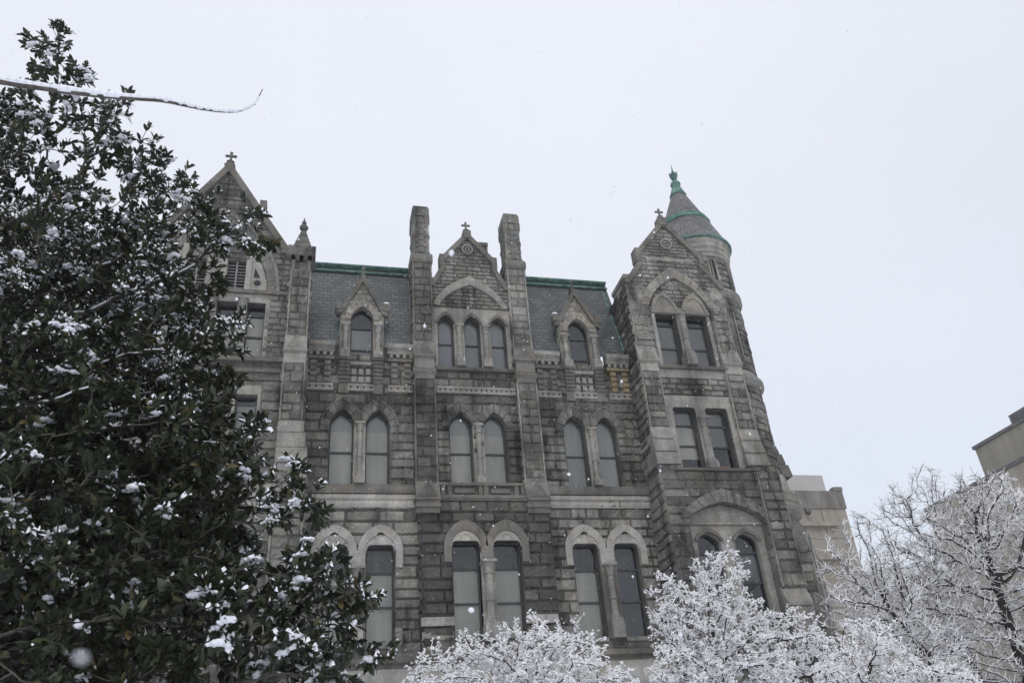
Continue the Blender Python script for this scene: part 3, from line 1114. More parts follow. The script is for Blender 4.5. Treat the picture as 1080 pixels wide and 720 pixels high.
ring(mb, arch(gx, 1.68, 25.0, 26.42, 12), arch(gx, 1.98, 25.05, 26.98, 12), wallp - 0.02, wallp + 0.14, 2, 12, rough=0.008, tone=0.6, var=0.1, gap=0.006, seed=5)
mb.build('relieving_arch', 'trim', HALL)
mb = MB(0.5)
coping(mb, [(5.42, 26.28), (6.12, 27.66)], 0.24, -0.25, wallp + 0.2, 0.5)
coping(mb, [(9.0, 27.66), (9.72, 26.28)], 0.24, -0.25, wallp + 0.2, 0.5)
coping(mb, [(6.05, 28.1), (gx, 29.93)], 0.26, -0.25, wallp + 0.2, 0.55)
coping(mb, [(gx, 29.93), (9.07, 28.1)], 0.26, -0.25, wallp + 0.202, 0.55)
for x in (6.12, 9.0):
    mb.fbox(x - 0.14, x + 0.14, -0.25, wallp + 0.22, 27.5, 28.27, 0.5)
mb.fbox(gx - 0.22, gx + 0.22, -0.2, wallp + 0.24, 29.5, 30.0, 0.5)
mb.build('coping', 'trim_dark', HALL)
cross(HALL, gx, 35.95, 30.0, 0.5)
mb = MB(0.6)
for r0, r1, pp in ((0.24, 0.32, 0.2), (0.1, 0.15, 0.18)):
    c = [(gx + r0 * math.cos(t), 28.8 + r0 * math.sin(t)) for t in np.linspace(0, 2 * math.pi, 17)]
    d = [(gx + r1 * math.cos(t), 28.8 + r1 * math.sin(t)) for t in np.linspace(0, 2 * math.pi, 17)]
    ring(mb, c, d, wallp, pp, 1, 16, tone=0.6, var=0.03)
mb.build('roundel', 'trim', HALL)

# central piers with chimneys
for x0, x1 in ((4.5, 5.52), (9.62, 10.64)):
    mb = MB()
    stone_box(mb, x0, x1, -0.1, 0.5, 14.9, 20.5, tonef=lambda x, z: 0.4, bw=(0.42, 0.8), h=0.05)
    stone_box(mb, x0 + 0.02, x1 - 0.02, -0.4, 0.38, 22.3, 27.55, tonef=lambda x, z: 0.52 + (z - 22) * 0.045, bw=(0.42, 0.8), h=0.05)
    pier = mb.build('pier', 'granite_dark' if x0 < 6 else 'granite', HALL)
    mb = MB(0.5)
    mb.fbox(x0 - 0.02, x1 + 0.02, 0, 0.72, 13.7, 13.95, 0.5)
    mb.fbox(x0 - 0.06, x1 + 0.06, 0, 0.80, 13.952, 14.12, 0.65)
    mb.fbox(x0 - 0.02, x1 + 0.02, 0, 0.76, 14.122, 14.28, 0.4)
    mb.fbox(x0 - 0.06, x1 + 0.06, 0, 0.84, 14.282, 14.42, 0.5)
    gablet(mb, x0 - 0.04, x1 + 0.04, 0.5, 0.84, 14.422, 15.35, 0.55)
    mb.fbox(x0 + 0.03, x1 - 0.03, -0.1, 0.56, 20.5, 20.75, 0.5)
    mb.prof_x(x0 - 0.05, x1 + 0.05, [(-0.1, 20.752), (0.56, 20.752), (0.68, 20.9), (0.56, 21.05), (-0.1, 21.05)], 0.55)
    mb.fbox(x0 + 0.02, x1 - 0.02, -0.1, 0.6, 21.052, 21.6, 0.6)
    mb.prof_x(x0 - 0.07, x1 + 0.07, [(-0.1, 21.602), (0.6, 21.602), (0.72, 21.7), (0.72, 21.82), (-0.1, 21.82)], 0.4)
    gablet(mb, x0 - 0.04, x1 + 0.04, 0.38, 0.68, 21.822, 22.75, 0.5)
    mb.build('weathering', 'trim_dark', pier)
    mb = MB(0.5)
    cxm = (x0 + x1) / 2
    mb.prof_x(x0 - 0.06, x1 + 0.06, [(-0.9, 27.55), (0.44, 27.55), (0.52, 27.68), (0.52, 27.9), (0.3, 28.2), (-0.9, 28.2)], 0.45)
    hw = 0.46
    yb, yf = 0.34, -0.95
    stone_box(mb, cxm - hw + 0.06, cxm + hw - 0.06, yf + 0.06, yb - 0.08, 28.2, 30.75, tonef=lambda x, z: 0.7, bw=(0.3, 0.5), course=0.36, h=0.03)
    for sx in (-1, 1):
        for py in (yb - 0.13, yf + 0.13):
            for za, zb in ((28.2, 29.35), (29.4, 30.3)):
                mb.lathe(cxm + sx * (hw - 0.12), 36 - py, [(0.14, za), (0.14, za + 0.1), (0.105, za + 0.14), (0.105, zb - 0.2), (0.125, zb - 0.18), (0.11, zb - 0.14), (0.16, zb)], 9, 0.55)
            mb.box(cxm + sx * (hw - 0.12) - 0.14, cxm + sx * (hw - 0.12) + 0.14, 36 - py - 0.14, 36 - py + 0.14, 30.302, 30.75, 0.4)
    mb.fbox(cxm - 0.14, cxm + 0.14, 0, yb - 0.02, 28.25, 30.7, 0.6)
    for k in range(6):
        mb.fbox(cxm - 0.16, cxm + 0.16, 0, yb + 0.02, 28.3 + k * 0.39, 28.52 + k * 0.39, 0.45)
    mb.fbox(cxm - hw, cxm + hw, yf, yb + 0.02, 30.752, 31.28, 0.55)
    mb.fbox(cxm - hw + 0.05, cxm + hw - 0.05, yf + 0.05, yb - 0.03, 31.282, 31.43, 0.45)
    mb.build('chimney', 'granite', HALL)
mb = MB()
mb.prof_x(4.44, 5.58, [(0.44, 27.5), (0.525, 27.69), (0.525, 27.86), (0.44, 27.88)], 0.6)
mb.prof_x(9.56, 10.70, [(0.44, 27.5), (0.525, 27.69), (0.525, 27.86), (0.44, 27.88)], 0.6)
# small stack behind the central gable
mb = MB()
stone_box(mb, 8.55, 9.25, -3.0, -2.2, 28.5, 30.9, tonef=lambda x, z: 0.55, bw=(0.3, 0.6), h=0.03)
mb.fbox(8.5, 9.3, -3.05, -2.14, 30.9, 31.15, 0.4)
mb.build('chimney', 'granite', HALL, label='small squat stack behind the central gable')

# mansard roofs between the piers and gables
for xa, xb in ((-0.9, 4.6), (10.5, 16.2)):
    mb = MB()
    cx = B1 if xa < 0 else B3
    ry = lambda z: 35.95 + (z - 22.46) * 2.05 / 5.96
    O_ = [(xa, 22.46), (cx - 1.02, 22.46), (cx - 1.02, 24.3), (cx, 26.15), (cx + 1.02, 24.3), (cx + 1.02, 22.46), (xb, 22.46), (xb, 28.24), (xa, 28.24)]
    v_, _e, f_, *_r = delaunay_2d_cdt([Vector(q) for q in O_], [(k, (k + 1) % len(O_)) for k in range(len(O_))], [], 1, 1e-5)
    mb.mesh([(q[0], ry(q[1]), q[1]) for q in v_], [tuple(t) for t in f_ if inside(O_, sum(v_[k][0] for k in t) / len(t), sum(v_[k][1] for k in t) / len(t))])
    mb.face([(xa, 37.94, 28.24), (xb, 37.94, 28.24), (xb, 58, 29.2), (xa, 58, 29.2)])
    mb.build('roof', 'slate', HALL, uvs=lambda co: (co.x, co.z * 1.05))
    mb = MB()
    mb.tube((xa, 37.83, 28.2), (xb, 37.83, 28.2), 0.075, 0.075, 8)
    mb.prof_x(xa, xb, [(-2.1, 28.52), (-1.95, 28.52), (-1.8, 28.6), (-1.8, 28.68), (-1.86, 28.73), (-2.1, 28.73)])
    mb.build('ridge_moulding', 'copper', HALL)
    mb = MB()
    mb.prof_x(xa, xb, [(-2.05, 28.24), (-1.98, 28.24), (-1.98, 28.519), (-2.05, 28.519)])
    for k in range(int((xb - xa) / 0.8)):
        mb.fbox(xa + k * 0.8, xa + k * 0.8 + 0.05, -1.98, -1.94, 28.25, 28.515)
    mb.build('ridge_fascia', 'copper_dark', HALL)
mb = MB()
mb.face([(4.4, 38.0, 28.3), (10.7, 38.0, 28.3), (10.7, 58, 29), (4.4, 58, 29)])
mb.face([(5.4, 36.2, 26.4), (gx, 36.2, 29.6), (gx, 41, 29.6), (5.4, 41, 26.4)])
mb.face([(9.75, 36.2, 26.4), (gx, 36.2, 29.6), (gx, 41, 29.6), (9.75, 41, 26.4)])
mb.build('gable_roof', 'slate', HALL, uvs=lambda co: (co.y, co.z))

mb = MB()
mb.prism([(5.4, 14.5), (5.4, 26.2), (gx, 29.3), (9.75, 26.2), (9.75, 14.5)], -1.0, -0.9)  # added dark sheet, hides the sky behind the central windows
mb.build('dark_backing', 'dark_room', HALL)
# body of the building behind the front
mb = MB()
mb.box(-10.5, 21.0, 37.2, 62, 0, 22.0)
mb.build('rear_wall', 'granite', HALL)

# ---------------- corner pavilions
PT = 1.4


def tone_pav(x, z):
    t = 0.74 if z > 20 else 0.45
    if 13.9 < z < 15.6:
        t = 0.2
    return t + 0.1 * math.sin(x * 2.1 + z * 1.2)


def pav_pier(x0, x1, pbase, side, lower_gablet=True):
    """three-stage corner buttress; side -1: its left return shows, 1: its right"""
    mb = MB()
    stone_box(mb, x0 + 0.05, x1 - 0.05, 0, pbase + 0.12, 22.4, 26.4, tonef=tone_pav, bw=(0.42, 0.8))
    stone_box(mb, x0, x1, 0, pbase + 0.24, 17.8, 20.9, tonef=tone_pav, bw=(0.42, 0.8))
    pier = mb.build('pier', 'granite', HALL)
    mb = MB(0.5)
    mb.fbox(x0 + 0.01, x1 - 0.01, 0, pbase + 0.3, 20.9, 21.35, 0.7)
    mb.prof_x(x0 - 0.05, x1 + 0.05, [(0, 21.352), (pbase + 0.3, 21.352), (pbase + 0.42, 21.45), (pbase + 0.42, 21.56), (0, 21.56)], 0.4)
    gablet(mb, x0 - 0.03, x1 + 0.03, pbase + 0.12, pbase + 0.4, 21.562, 22.5, 0.5)
    e = 0.0
    xs0, xs1 = x0, x1
    for k, (za, zb) in enumerate(((17.15, 17.8), (16.45, 17.12), (15.75, 16.42))):
        po = pbase + 0.24 + 0.09 * (k + 1)
        pi = pbase + 0.24 + 0.09 * k
        l0, l1 = (0.02 * (k + 1), 0.04 * (k + 1))
        mb.prof_x(xs0 - l0, xs1 + l1, [(0, za), (po + 0.03, za), (po + 0.03, za + 0.08), (pi, zb), (0, zb)], 0.5 - 0.1 * k)
    mb.build('weathering', 'trim', pier)
    return pier


def gable_front(cx, P0, apex, half, zfoot, kx, kz, zbase, holes, p, mat, tonef, rk=0.36):
    g_ = [(cx - half, zbase), (cx - half, zfoot), (cx - kx, kz - 0.75), (cx - kx, kz - 0.15), (cx, apex - 0.25), (cx + kx, kz - 0.15), (cx + kx, kz - 0.75), (cx + half, zfoot), (cx + half, zbase)]
    return g_


PC = 18.8
pw5 = [rect(PC + s - 0.60, PC + s + 0.60, 21.32, 24.5) for s in (-0.88, 0.88)]
pw3 = [shouldered(PC + s, 0.60, 15.62, 18.95, 0.16) for s in (-0.88, 0.88)]
pg = gable_front(PC, 0, 30.75, 2.85, 26.55, 1.78, 28.65, 15.5, None, PT, None, None)
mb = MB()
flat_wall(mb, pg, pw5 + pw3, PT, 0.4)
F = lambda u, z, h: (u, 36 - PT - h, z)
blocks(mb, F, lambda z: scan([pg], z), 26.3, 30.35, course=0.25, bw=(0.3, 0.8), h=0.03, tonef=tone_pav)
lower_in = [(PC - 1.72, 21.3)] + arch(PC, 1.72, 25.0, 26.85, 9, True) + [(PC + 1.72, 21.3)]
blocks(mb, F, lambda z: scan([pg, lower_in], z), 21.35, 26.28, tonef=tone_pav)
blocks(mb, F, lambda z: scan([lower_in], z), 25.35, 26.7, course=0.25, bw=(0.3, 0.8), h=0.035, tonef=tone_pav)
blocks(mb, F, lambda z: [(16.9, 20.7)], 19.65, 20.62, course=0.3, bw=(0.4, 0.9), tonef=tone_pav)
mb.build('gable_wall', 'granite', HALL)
for i, P in enumerate(pw5):
    window(HALL, P, PT - 0.33, rails=((22.55, 0.08), (24.0, 0.1)), blind='blind_mid', blind_top=23.95)
window(HALL, pw3[0], PT - 0.33, rails=((17.0, 0.08), (18.1, 0.07)), blind='blind', blind_top=18.05, blind_bottom=16.35, upper='blind_mid')
w_ = window(HALL, pw3[1], PT - 0.33, rails=((16.95, 0.08), (18.1, 0.07)), blind='blind_mid', blind_top=18.05, blind_bottom=16.95, upper='blind_mid', label='upper sash window with an orange brown board at its bottom')
mb = MB()
mb.fbox(PC + 0.4, PC + 1.3, PT - 0.42, PT - 0.4, 15.72, 16.0)
mb.build('board', 'board', w_)
# surrounds, lancet tympana, colonnettes
mb = MB(0.6)
hs = [rect(PC + s - 0.62, PC + s + 0.62, 21.3, 24.52) for s in (-0.88, 0.88)]
for P in hs:
    P[0] = (P[0][0], 21.34)
    P[3] = (P[3][0], 21.34)
flat_wall(mb, rect(PC - 1.7, PC + 1.7, 21.33, 24.95), hs, PT + 0.035, 0.035, 0.6)
mb.build('window_surround', 'trim', HALL)
mb = MB(0.6)
for s in (-0.88, 0.88):
    ring(mb, arch(PC + s, 0.56, 24.75, 25.62), arch(PC + s, 0.74, 24.72, 25.9), PT, PT + 0.11, 2, 8, tone=0.5, var=0.05)
    mb.prism(pointed(PC + s, 0.56, 24.72, 24.76, 25.62), PT, PT + 0.05, 0.62)
mb.fbox(PC - 1.7, PC + 1.7, PT + 0.03, PT + 0.12, 24.54, 24.71, 0.5)
mb.build('tympanum', 'granite_pale', HALL)
column(HALL, PC, PT + 0.1, 21.33, 24.5, 0.15, 'trim', pedestal=0.8, cap=0.5)
mb = MB(0.6)
ring(mb, arch(PC, 1.74, 25.0, 26.88, 12, True), arch(PC, 2.2, 25.0, 27.6, 12, True), PT - 0.02, PT + 0.13, 2, 13, rough=0.015, tone=0.6, var=0.12, gap=0.012, seed=9)
mb.build('relieving_arch', 'granite_pale', HALL)
mb = MB(0.5)
mb.prof_x(16.85, 20.75, [(PT, 21.12), (PT + 0.22, 21.12), (PT + 0.26, 21.22), (PT + 0.18, 21.31), (PT, 21.32)], 0.3)
mb.build('sill_ledge', 'trim_dark', HALL)
mb = MB(0.6)
mb.fbox(16.87, 20.7, PT, PT + 0.05, 20.64, 21.118, 0.6)
hs = [shouldered(PC + s, 0.62, 15.64, 18.97, 0.16) for s in (-0.88, 0.88)]
flat_wall(mb, rect(PC - 1.92, PC + 1.92, 15.63, 19.62), hs, PT + 0.05, 0.05, 0.6)
mb.build('window_surround', 'trim', HALL)
column(HALL, PC, PT + 0.1, 15.63, 18.4, 0.14, 'trim', pedestal=0.45, cap=0.5)
mb = MB(0.5)
lowp = 1.8
coping(mb, [(PC - 2.95, 26.4), (PC - 1.85, 28.0)], 0.28, PT - 0.4, PT + 0.2, 0.5)
coping(mb, [(PC + 1.85, 28.0), (PC + 2.95, 26.4)], 0.28, PT - 0.4, PT + 0.2, 0.5)
coping(mb, [(PC - 1.95, 28.55), (PC, 30.98)], 0.28, PT - 0.4, PT + 0.2, 0.55)
coping(mb, [(PC, 30.98), (PC + 1.95, 28.55)], 0.28, PT - 0.4, PT + 0.202, 0.55)
for x in (PC - 1.9, PC + 1.9):
    mb.fbox(x - 0.15, x + 0.15, PT - 0.4, PT + 0.23, 27.85, 28.7, 0.5)
mb.fbox(PC - 0.25, PC + 0.25, PT - 0.35, PT + 0.24, 30.5, 31.05, 0.5)
mb.build('coping', 'trim_dark', HALL)
cross(HALL, PC, 36 - PT, 31.05, 0.52)
mb = MB(0.6)
for r0, r1, pp in ((0.26, 0.36, PT + 0.1), (0.1, 0.16, PT + 0.08)):
    c = [(PC + r0 * math.cos(t), 29.25 + r0 * math.sin(t)) for t in np.linspace(0, 2 * math.pi, 17)]
    d = [(PC + r1 * math.cos(t), 29.25 + r1 * math.sin(t)) for t in np.linspace(0, 2 * math.pi, 17)]
    ring(mb, c, d, PT, pp, 1, 16, tone=0.6, var=0.03)
mb.build('roundel', 'trim', HALL)
mb = MB(0.5)
mb.fbox(PC - 1.4, PC + 1.4, PT, PT + 0.07, 28.05, 28.25, 0.6)
mb.build('string_course', 'trim', HALL)
mb = MB()
stone_box(mb, 15.93, 16.9, 0, 1.74, 15.3, 15.76, tonef=lambda x, z: 0.3)
stone_box(mb, 20.64, 21.6, 0, 1.74, 15.3, 15.76, tonef=lambda x, z: 0.3)
mb.build('weathering', 'granite', HALL)
pav_pier(15.92, 16.92, PT - 0.1, -1)
pav_pier(20.62, 21.62, PT - 0.1, 1)
# shoulder block over the left return
mb = MB(0.5)
mb.fbox(15.98, 16.5, -0.6, PT - 0.05, 26.4, 26.75, 0.55)
mb.fbox(15.9, 16.55, -0.6, PT, 26.752, 27.0, 0.45)
mb.build('shoulder_block', 'trim', HALL)
# left return of the pavilion, its shade put into darker granite and tone
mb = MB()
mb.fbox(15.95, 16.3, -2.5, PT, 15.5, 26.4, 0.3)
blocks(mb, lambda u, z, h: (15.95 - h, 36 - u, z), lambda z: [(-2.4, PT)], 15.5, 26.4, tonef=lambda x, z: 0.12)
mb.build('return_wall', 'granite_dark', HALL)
mb = MB()
mb.tube((15.9, 38.0, 28.35), (15.9, 36.55, 24.4), 0.05, 0.05, 6)
mb.tube((15.9, 36.55, 24.4), (15.9, 36.1, 22.9), 0.05, 0.05, 6)
mb.build('flashing', 'copper', HALL)
mb = MB()
mb.face([(16.0, 34.9, 26.5), (PC, 34.9, 30.5), (PC, 44, 30.5), (16.0, 44, 26.5)])
mb.face([(21.6, 34.9, 26.5), (PC, 34.9, 30.5), (PC, 44, 30.5), (21.6, 44, 26.5)])
mb.build('gable_roof', 'slate', HALL, uvs=lambda co: (co.y, co.z))
mb = MB()
mb.prism([(PC - 2.7, 15.5), (PC - 2.7, 26.3), (PC, 30.2), (PC + 2.7, 26.3), (PC + 2.7, 15.5)], 0.3, 0.4)  # dark sheet added to block sky seen through the pavilion windows
mb.build('dark_backing', 'dark_room', HALL)
# lower stage of the pavilion
LP = 1.82
plow = [pointed(PC + s, 0.59, 8.9, 12.12, 12.5, True) for s in (-0.95, 0.95)]
recess = pointed(PC, 1.92, 8.7, 13.05, 13.85)
mb = MB()
outl = rect(15.9, 21.95, 0, 15.42)
flat_wall(mb, outl, [recess], LP, 0.35, 0.3)
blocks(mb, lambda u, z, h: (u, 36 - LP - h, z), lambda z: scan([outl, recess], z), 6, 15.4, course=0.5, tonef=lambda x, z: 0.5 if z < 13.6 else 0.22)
blocks(mb, lambda u, z, h: (15.9 - h, 36 - u, z), lambda z: [(0, LP)], 6, 15.4, course=0.5, tonef=lambda x, z: 0.45)
mb.build('pavilion_wall', 'granite', HALL)
for x0, x1 in ((20.8, 21.98),):
    mb = MB()
    stone_box(mb, x0, x1, 1.0, LP + 0.16, 9.85, 15.35, tonef=lambda x, z: 0.52, bw=(0.5, 0.9), course=0.5)
    mb.build('pier', 'granite', HALL)
mb = MB(0.6)
inn = pointed(PC, 1.91, 8.7, 13.05, 13.84)
flat_wall(mb, inn, plow, LP - 0.33, 0.3, 0.55, sides=False)
mb.fbox(PC - 1.9, PC + 1.9, LP - 0.33, LP - 0.22, 12.86, 12.97, 0.5)
mb.build('window_surround', 'trim', HALL)
mb = MB(0.5)
for s in (-0.95, 0.95):
    ring(mb, arch(PC + s, 0.6, 12.1, 12.52, 9, True), arch(PC + s, 0.74, 12.1, 12.74, 9, True), LP - 0.33, LP - 0.2, 2, 6, tone=0.4, var=0.05)
mb.build('hood_moulding', 'trim_dark', HALL)
for P in plow:
    window(HALL, P, LP - 0.6, rails=((11.6, 0.09), (10.2, 0.08)), blind='blind_mid', blind_top=11.5, blind_bottom=10.3)
mb = MB(0.5)
ring(mb, arch(PC, 1.92, 13.05, 13.86, 12), arch(PC, 2.35, 13.05, 14.5, 12), LP - 0.02, LP + 0.14, 2, 13, rough=0.02, tone=0.45, var=0.15, gap=0.014, seed=12)
mb.build('relieving_arch', 'granite', HALL)
mb = MB(0.4)
mb.prof_x(16.6, 21.0, [(PT - 0.3, 15.4), (LP + 0.16, 15.4), (LP + 0.2, 15.5), (PT, 15.6), (PT - 0.3, 15.6)], 0.35)
mb.build('sill_ledge', 'trim_dark', HALL)
mb = MB(0.5)
mb.prof_x(20.75, 22.0, [(LP, 9.0), (LP + 0.35, 9.0), (LP + 0.35, 9.15), (LP + 0.05, 9.85), (LP, 9.85)], 0.5)
mb.fbox(20.72, 22.03, LP, LP + 0.28, 7.9, 8.998, 0.4)
mb.prof_x(20.68, 22.1, [(LP, 7.5), (LP + 0.5, 7.5), (LP + 0.5, 7.62), (LP + 0.3, 7.88), (LP, 7.88)], 0.6)
mb.build('weathering', 'trim', HALL)
mb = MB(0.4)
profile_ledge(mb, 15.8, 22.1, LP, 7.0, 7.48, 0.4, 0.4)
mb.build('base_ledge', 'trim_dark', HALL)

# ---------------- round turret
TX, TY = 21.66, 37.0
TUR = MB()
TUR.lathe(TX, TY, [(1.96, 13.5), (1.96, 30.0)], 40, 0.35)


def tmap(u, z, h, R=1.96):
    a = u / R
    return (TX + (R + h) * math.cos(a), TY + (R + h) * math.sin(a), z)


arc = (-math.pi * 1.96 * 1.05, 0.8)
narrow = [(a, b) for a, b in ((-1.25, 0.36), (-0.35, 0.36), (-2.1, 0.36))]


def tspans(za, zb, centres, hw):
    def s(z):
        if not za < z < zb:
            return [arc]
        r_ = [arc[0]]
        for c in sorted(centres):
            r_ += [c * 1.96 - hw, c * 1.96 + hw]
        r_.append(arc[1])
        return [(r_[i], r_[i + 1]) for i in range(0, len(r_), 2)]
    return s


UPW = (-2.35, -1.55, -0.75, 0.05)
blocks(TUR, tmap, tspans(27.35, 28.8, UPW, 0.24), 26.9, 29.0, course=0.4, bw=(0.4, 0.8), tonef=lambda x, z: 0.6)
blocks(TUR, tmap, tspans(22.6, 25.2, (-1.35, -0.35), 0.3), 21.6, 26.2, course=0.42, bw=(0.4, 0.8), tonef=lambda x, z: 0.55)
blocks(TUR, tmap, tspans(17.3, 19.6, (-0.35,), 0.3), 15.6, 20.7, course=0.45, bw=(0.4, 0.8), tonef=lambda x, z: 0.5)
turret = TUR.build('turret', 'granite', HALL)
mb = MB(0.6)
mb.lathe(TX, TY, [(1.97, 26.15), (2.08, 26.22), (2.2, 26.35), (2.14, 26.45), (2.2, 26.55), (2.2, 26.68), (2.03, 26.85), (1.97, 26.9)], 40)
mb.lathe(TX, TY, [(1.98, 20.65), (2.12, 20.75), (2.26, 20.95), (2.26, 21.15), (2.1, 21.3), (1.98, 21.6)], 40)
mb.lathe(TX, TY, [(1.97, 29.0), (2.03, 29.05), (2.03, 29.25), (2.09, 29.3), (2.09, 29.55), (2.17, 29.65), (2.17, 29.85), (2.25, 30.0), (2.25, 30.2), (1.8, 30.25)], 40)
mb.build('cornice', 'trim', turret)
mb = MB(0.5)
for c, za, zb, hw in [(a, 27.3, 28.85, 0.22) for a in UPW] + [(a, 22.5, 25.3, 0.27) for a in (-1.35, -0.35)] + [(-0.35, 17.2, 19.7, 0.27)]:
    for s in (-1, 1):
        a0 = c + s * hw / 1.96
        mb.tube((TX + 2.0 * math.cos(a0), TY + 2.0 * math.sin(a0), za), (TX + 2.0 * math.cos(a0), TY + 2.0 * math.sin(a0), zb), 0.05, 0.05, 6)
mb.build('jamb', 'trim', turret)
for c, za, zb, hw in [(a, 27.35, 28.8, 0.2) for a in UPW] + [(a, 22.6, 25.2, 0.25) for a in (-1.35, -0.35)] + [(-0.35, 17.3, 19.6, 0.25)]:
    mb = MB()
    R = 1.966
    a0, a1 = c - hw / 1.96, c + hw / 1.96
    mb.face([(TX + R * math.cos(a0), TY + R * math.sin(a0), za), (TX + R * math.cos(a1), TY + R * math.sin(a1), za), (TX + R * math.cos(a1), TY + R * math.sin(a1), zb), (TX + R * math.cos(a0), TY + R * math.sin(a0), zb)])
    mb.build('window', 'dark_room', turret)  # flat dark plate; the opening's shade is put into its colour
# turret roof, copper bands and finial
def cone_r(z):
    return 2.32 - (z - 30.3) * 0.387


mb = MB()
mb.lathe(TX, TY, [(2.2, 30.2), (cone_r(30.32), 30.32), (cone_r(32.5), 32.5), (cone_r(35.2), 35.2), (0.1, 35.9)], 40)
mb.build('turret_roof', 'slate_turret', turret, uvs=lambda co: (math.atan2(co.y - TY, co.x - TX) * 1.6, co.z * 1.3))
mb = MB()
mb.lathe(TX, TY, [(2.26, 30.2), (2.36, 30.21), (2.4, 30.28), (2.36, 30.35), (2.28, 30.38)], 40)
mb.build('eaves_gutter', 'copper', turret, smooth=True)
mb = MB()
for dz, rr in ((0, 0.07), (0.24, 0.05)):
    z0 = 32.5 + dz
    mb.lathe(TX, TY, [(cone_r(z0) - 0.02, z0 - 0.08), (cone_r(z0) + rr, z0 - 0.05), (cone_r(z0) + rr + 0.03, z0 + 0.03), (cone_r(z0) + rr, z0 + 0.1), (cone_r(z0) - 0.05, z0 + 0.13)], 40)
mb.build('copper_band', 'copper_bright', turret, smooth=True)
mb = MB()
mb.lathe(TX, TY, [(cone_r(35.05) + 0.02, 35.05), (cone_r(35.1) + 0.08, 35.1), (cone_r(35.2) + 0.06, 35.25), (0.3, 35.75), (0.27, 35.95), (0.33, 36.05), (0.3, 36.2), (0.16, 36.3), (0.11, 36.5), (0.2, 36.56), (0.12, 36.62), (0.1, 36.75)], 20)
for k in range(6):
    a = k * math.pi / 3
    q = Vector((TX + 0.2 * math.cos(a), TY + 0.2 * math.sin(a), 36.85))
    mb.tube((TX, TY, 36.68), q, 0.07, 0.10, 6)
    mb.tube(q, q + Vector((0.06 * math.cos(a), 0.06 * math.sin(a), 0.16)), 0.10, 0.03, 6)
mb.lathe(TX, TY, [(0.12, 36.7), (0.16, 36.95), (0.1, 37.15), (0.05, 37.25), (0.015, 37.75)], 8)
mb.build('finial', 'copper', turret)
SX, SY = 22.0, 37.0
# stepped buttress, lower ring, corbel and corner shaft
mb = MB(0.5)
stone_box(mb, 22.5, 23.45, -1.3, -0.1, 17.6, 18.6, tonef=lambda x, z: 0.5, h=0.03)
for k, (za, zb) in enumerate(((17.1, 17.6), (16.45, 17.08), (15.75, 16.43))):
    mb.prof_x(22.5, 23.5 + 0.13 * k, [(-1.4, za), (0.15 + 0.14 * k, za), (0.15 + 0.14 * k, za + 0.1), (0.0 + 0.14 * k, zb), (-1.4, zb)], 0.45)
mb.build('side_buttress', 'trim_dark', turret)
mb = MB(0.5)
mb.lathe(TX + 0.15, TY, [(1.5, 12.9), (1.75, 13.3), (2.1, 13.55), (2.4, 13.75), (2.5, 13.95), (2.42, 14.1), (2.5, 14.2), (2.5, 14.38), (2.3, 14.5), (2.32, 14.7), (2.15, 14.85), (2.05, 15.75)], 40)
mb.build('corbel_ring', 'trim', turret)
mb = MB(0.5)
mb.lathe(SX, SY, [(2.45, 0), (2.45, 12.4), (2.35, 13.0), (2.0, 13.7)], 8, 0.4, rot=math.pi / 8)
R8 = 2.45 * math.cos(math.pi / 8)
lowshaft = mb.build('corner_shaft', 'granite', HALL)
# window set in the corner shaft's front-right face
mb = MB()
aN = -math.pi / 4
nx, ny = math.cos(aN), math.sin(aN)
tx, ty = -ny, nx


def sh(u, z, h):
    return (SX + nx * (R8 + h) + tx * u, SY + ny * (R8 + h) + ty * u, z)


P = pointed(0.0, 0.38, 9.4, 12.3, 12.75)
mb.face([sh(x, z, 0.02) for x, z in P])
w_ = mb.build('window', 'sash', lowshaft)
mb = MB(0.6)
A = [sh(x, z, 0.0) for x, z in P]
for a, b in zip(A[:-1], A[1:]):
    mb.tube(a, b, 0.1, 0.1, 6)
mb.build('jamb', 'trim', w_)
mb = MB(0.5)
for aa in (-math.pi / 2, -math.pi / 4, 0):
    n0, n1 = math.cos(aa), math.sin(aa)
    blocks(mb, lambda u, z, h: (SX + n0 * (R8 + h) - n1 * u, SY + n1 * (R8 + h) + n0 * u, z),
           (lambda z: [(-0.98, -0.42), (0.42, 0.98)]) if aa == -math.pi / 4 else (lambda z: [(-0.98, 0.98)]), 7.6, 12.1, course=0.48, bw=(0.5, 0.9), tonef=lambda x, z: 0.5)
mb.build('ashlar_facing', 'granite', lowshaft)
mb = MB(0.4)
mb.lathe(SX, SY, [(2.5, 6.9), (2.75, 6.95), (2.85, 7.15), (2.85, 7.35), (2.5, 7.6)], 8, rot=math.pi / 8)
mb.build('base_ledge', 'trim_dark', lowshaft)

# ---------------- left pavilion
LC = -5.05
lw5 = [rect(LC + a, LC + b, 20.75, 23.75) for a, b in ((-2.42, -1.58), (-1.14, -0.2), (0.2, 1.14), (1.58, 2.42))]
lw3 = [rect(LC + a, LC + b, 15.2, 18.9) for a, b in ((-2.42, -1.48), (-1.14, -0.2), (0.2, 1.14), (1.48, 2.42))]
lw1 = [shouldered(LC + a, 0.6, SILL1, HEAD1) for a in (-2.2, -0.75, 0.75, 2.2)]
lv = [rect(LC - 1.32, LC - 0.5, 24.42, 26.15), rect(LC + 0.5, LC + 1.32, 24.42, 26.15)]
LPp = 1.4
lg = [(LC - 3.6, 0), (LC - 3.6, 26.6), (LC - 3.35, 26.6), (LC, 31.95), (LC + 3.35, 26.6), (LC + 3.6, 26.6), (LC + 3.6, 0)]
mb = MB()
flat_wall(mb, lg, lw5 + lw3 + lw1 + lv, LPp, 0.4, 0.35)
FL = lambda u, z, h: (u, 36 - LPp - h, z)
big = pointed(LC, 2.42, 20.7, 24.3, 28.2)
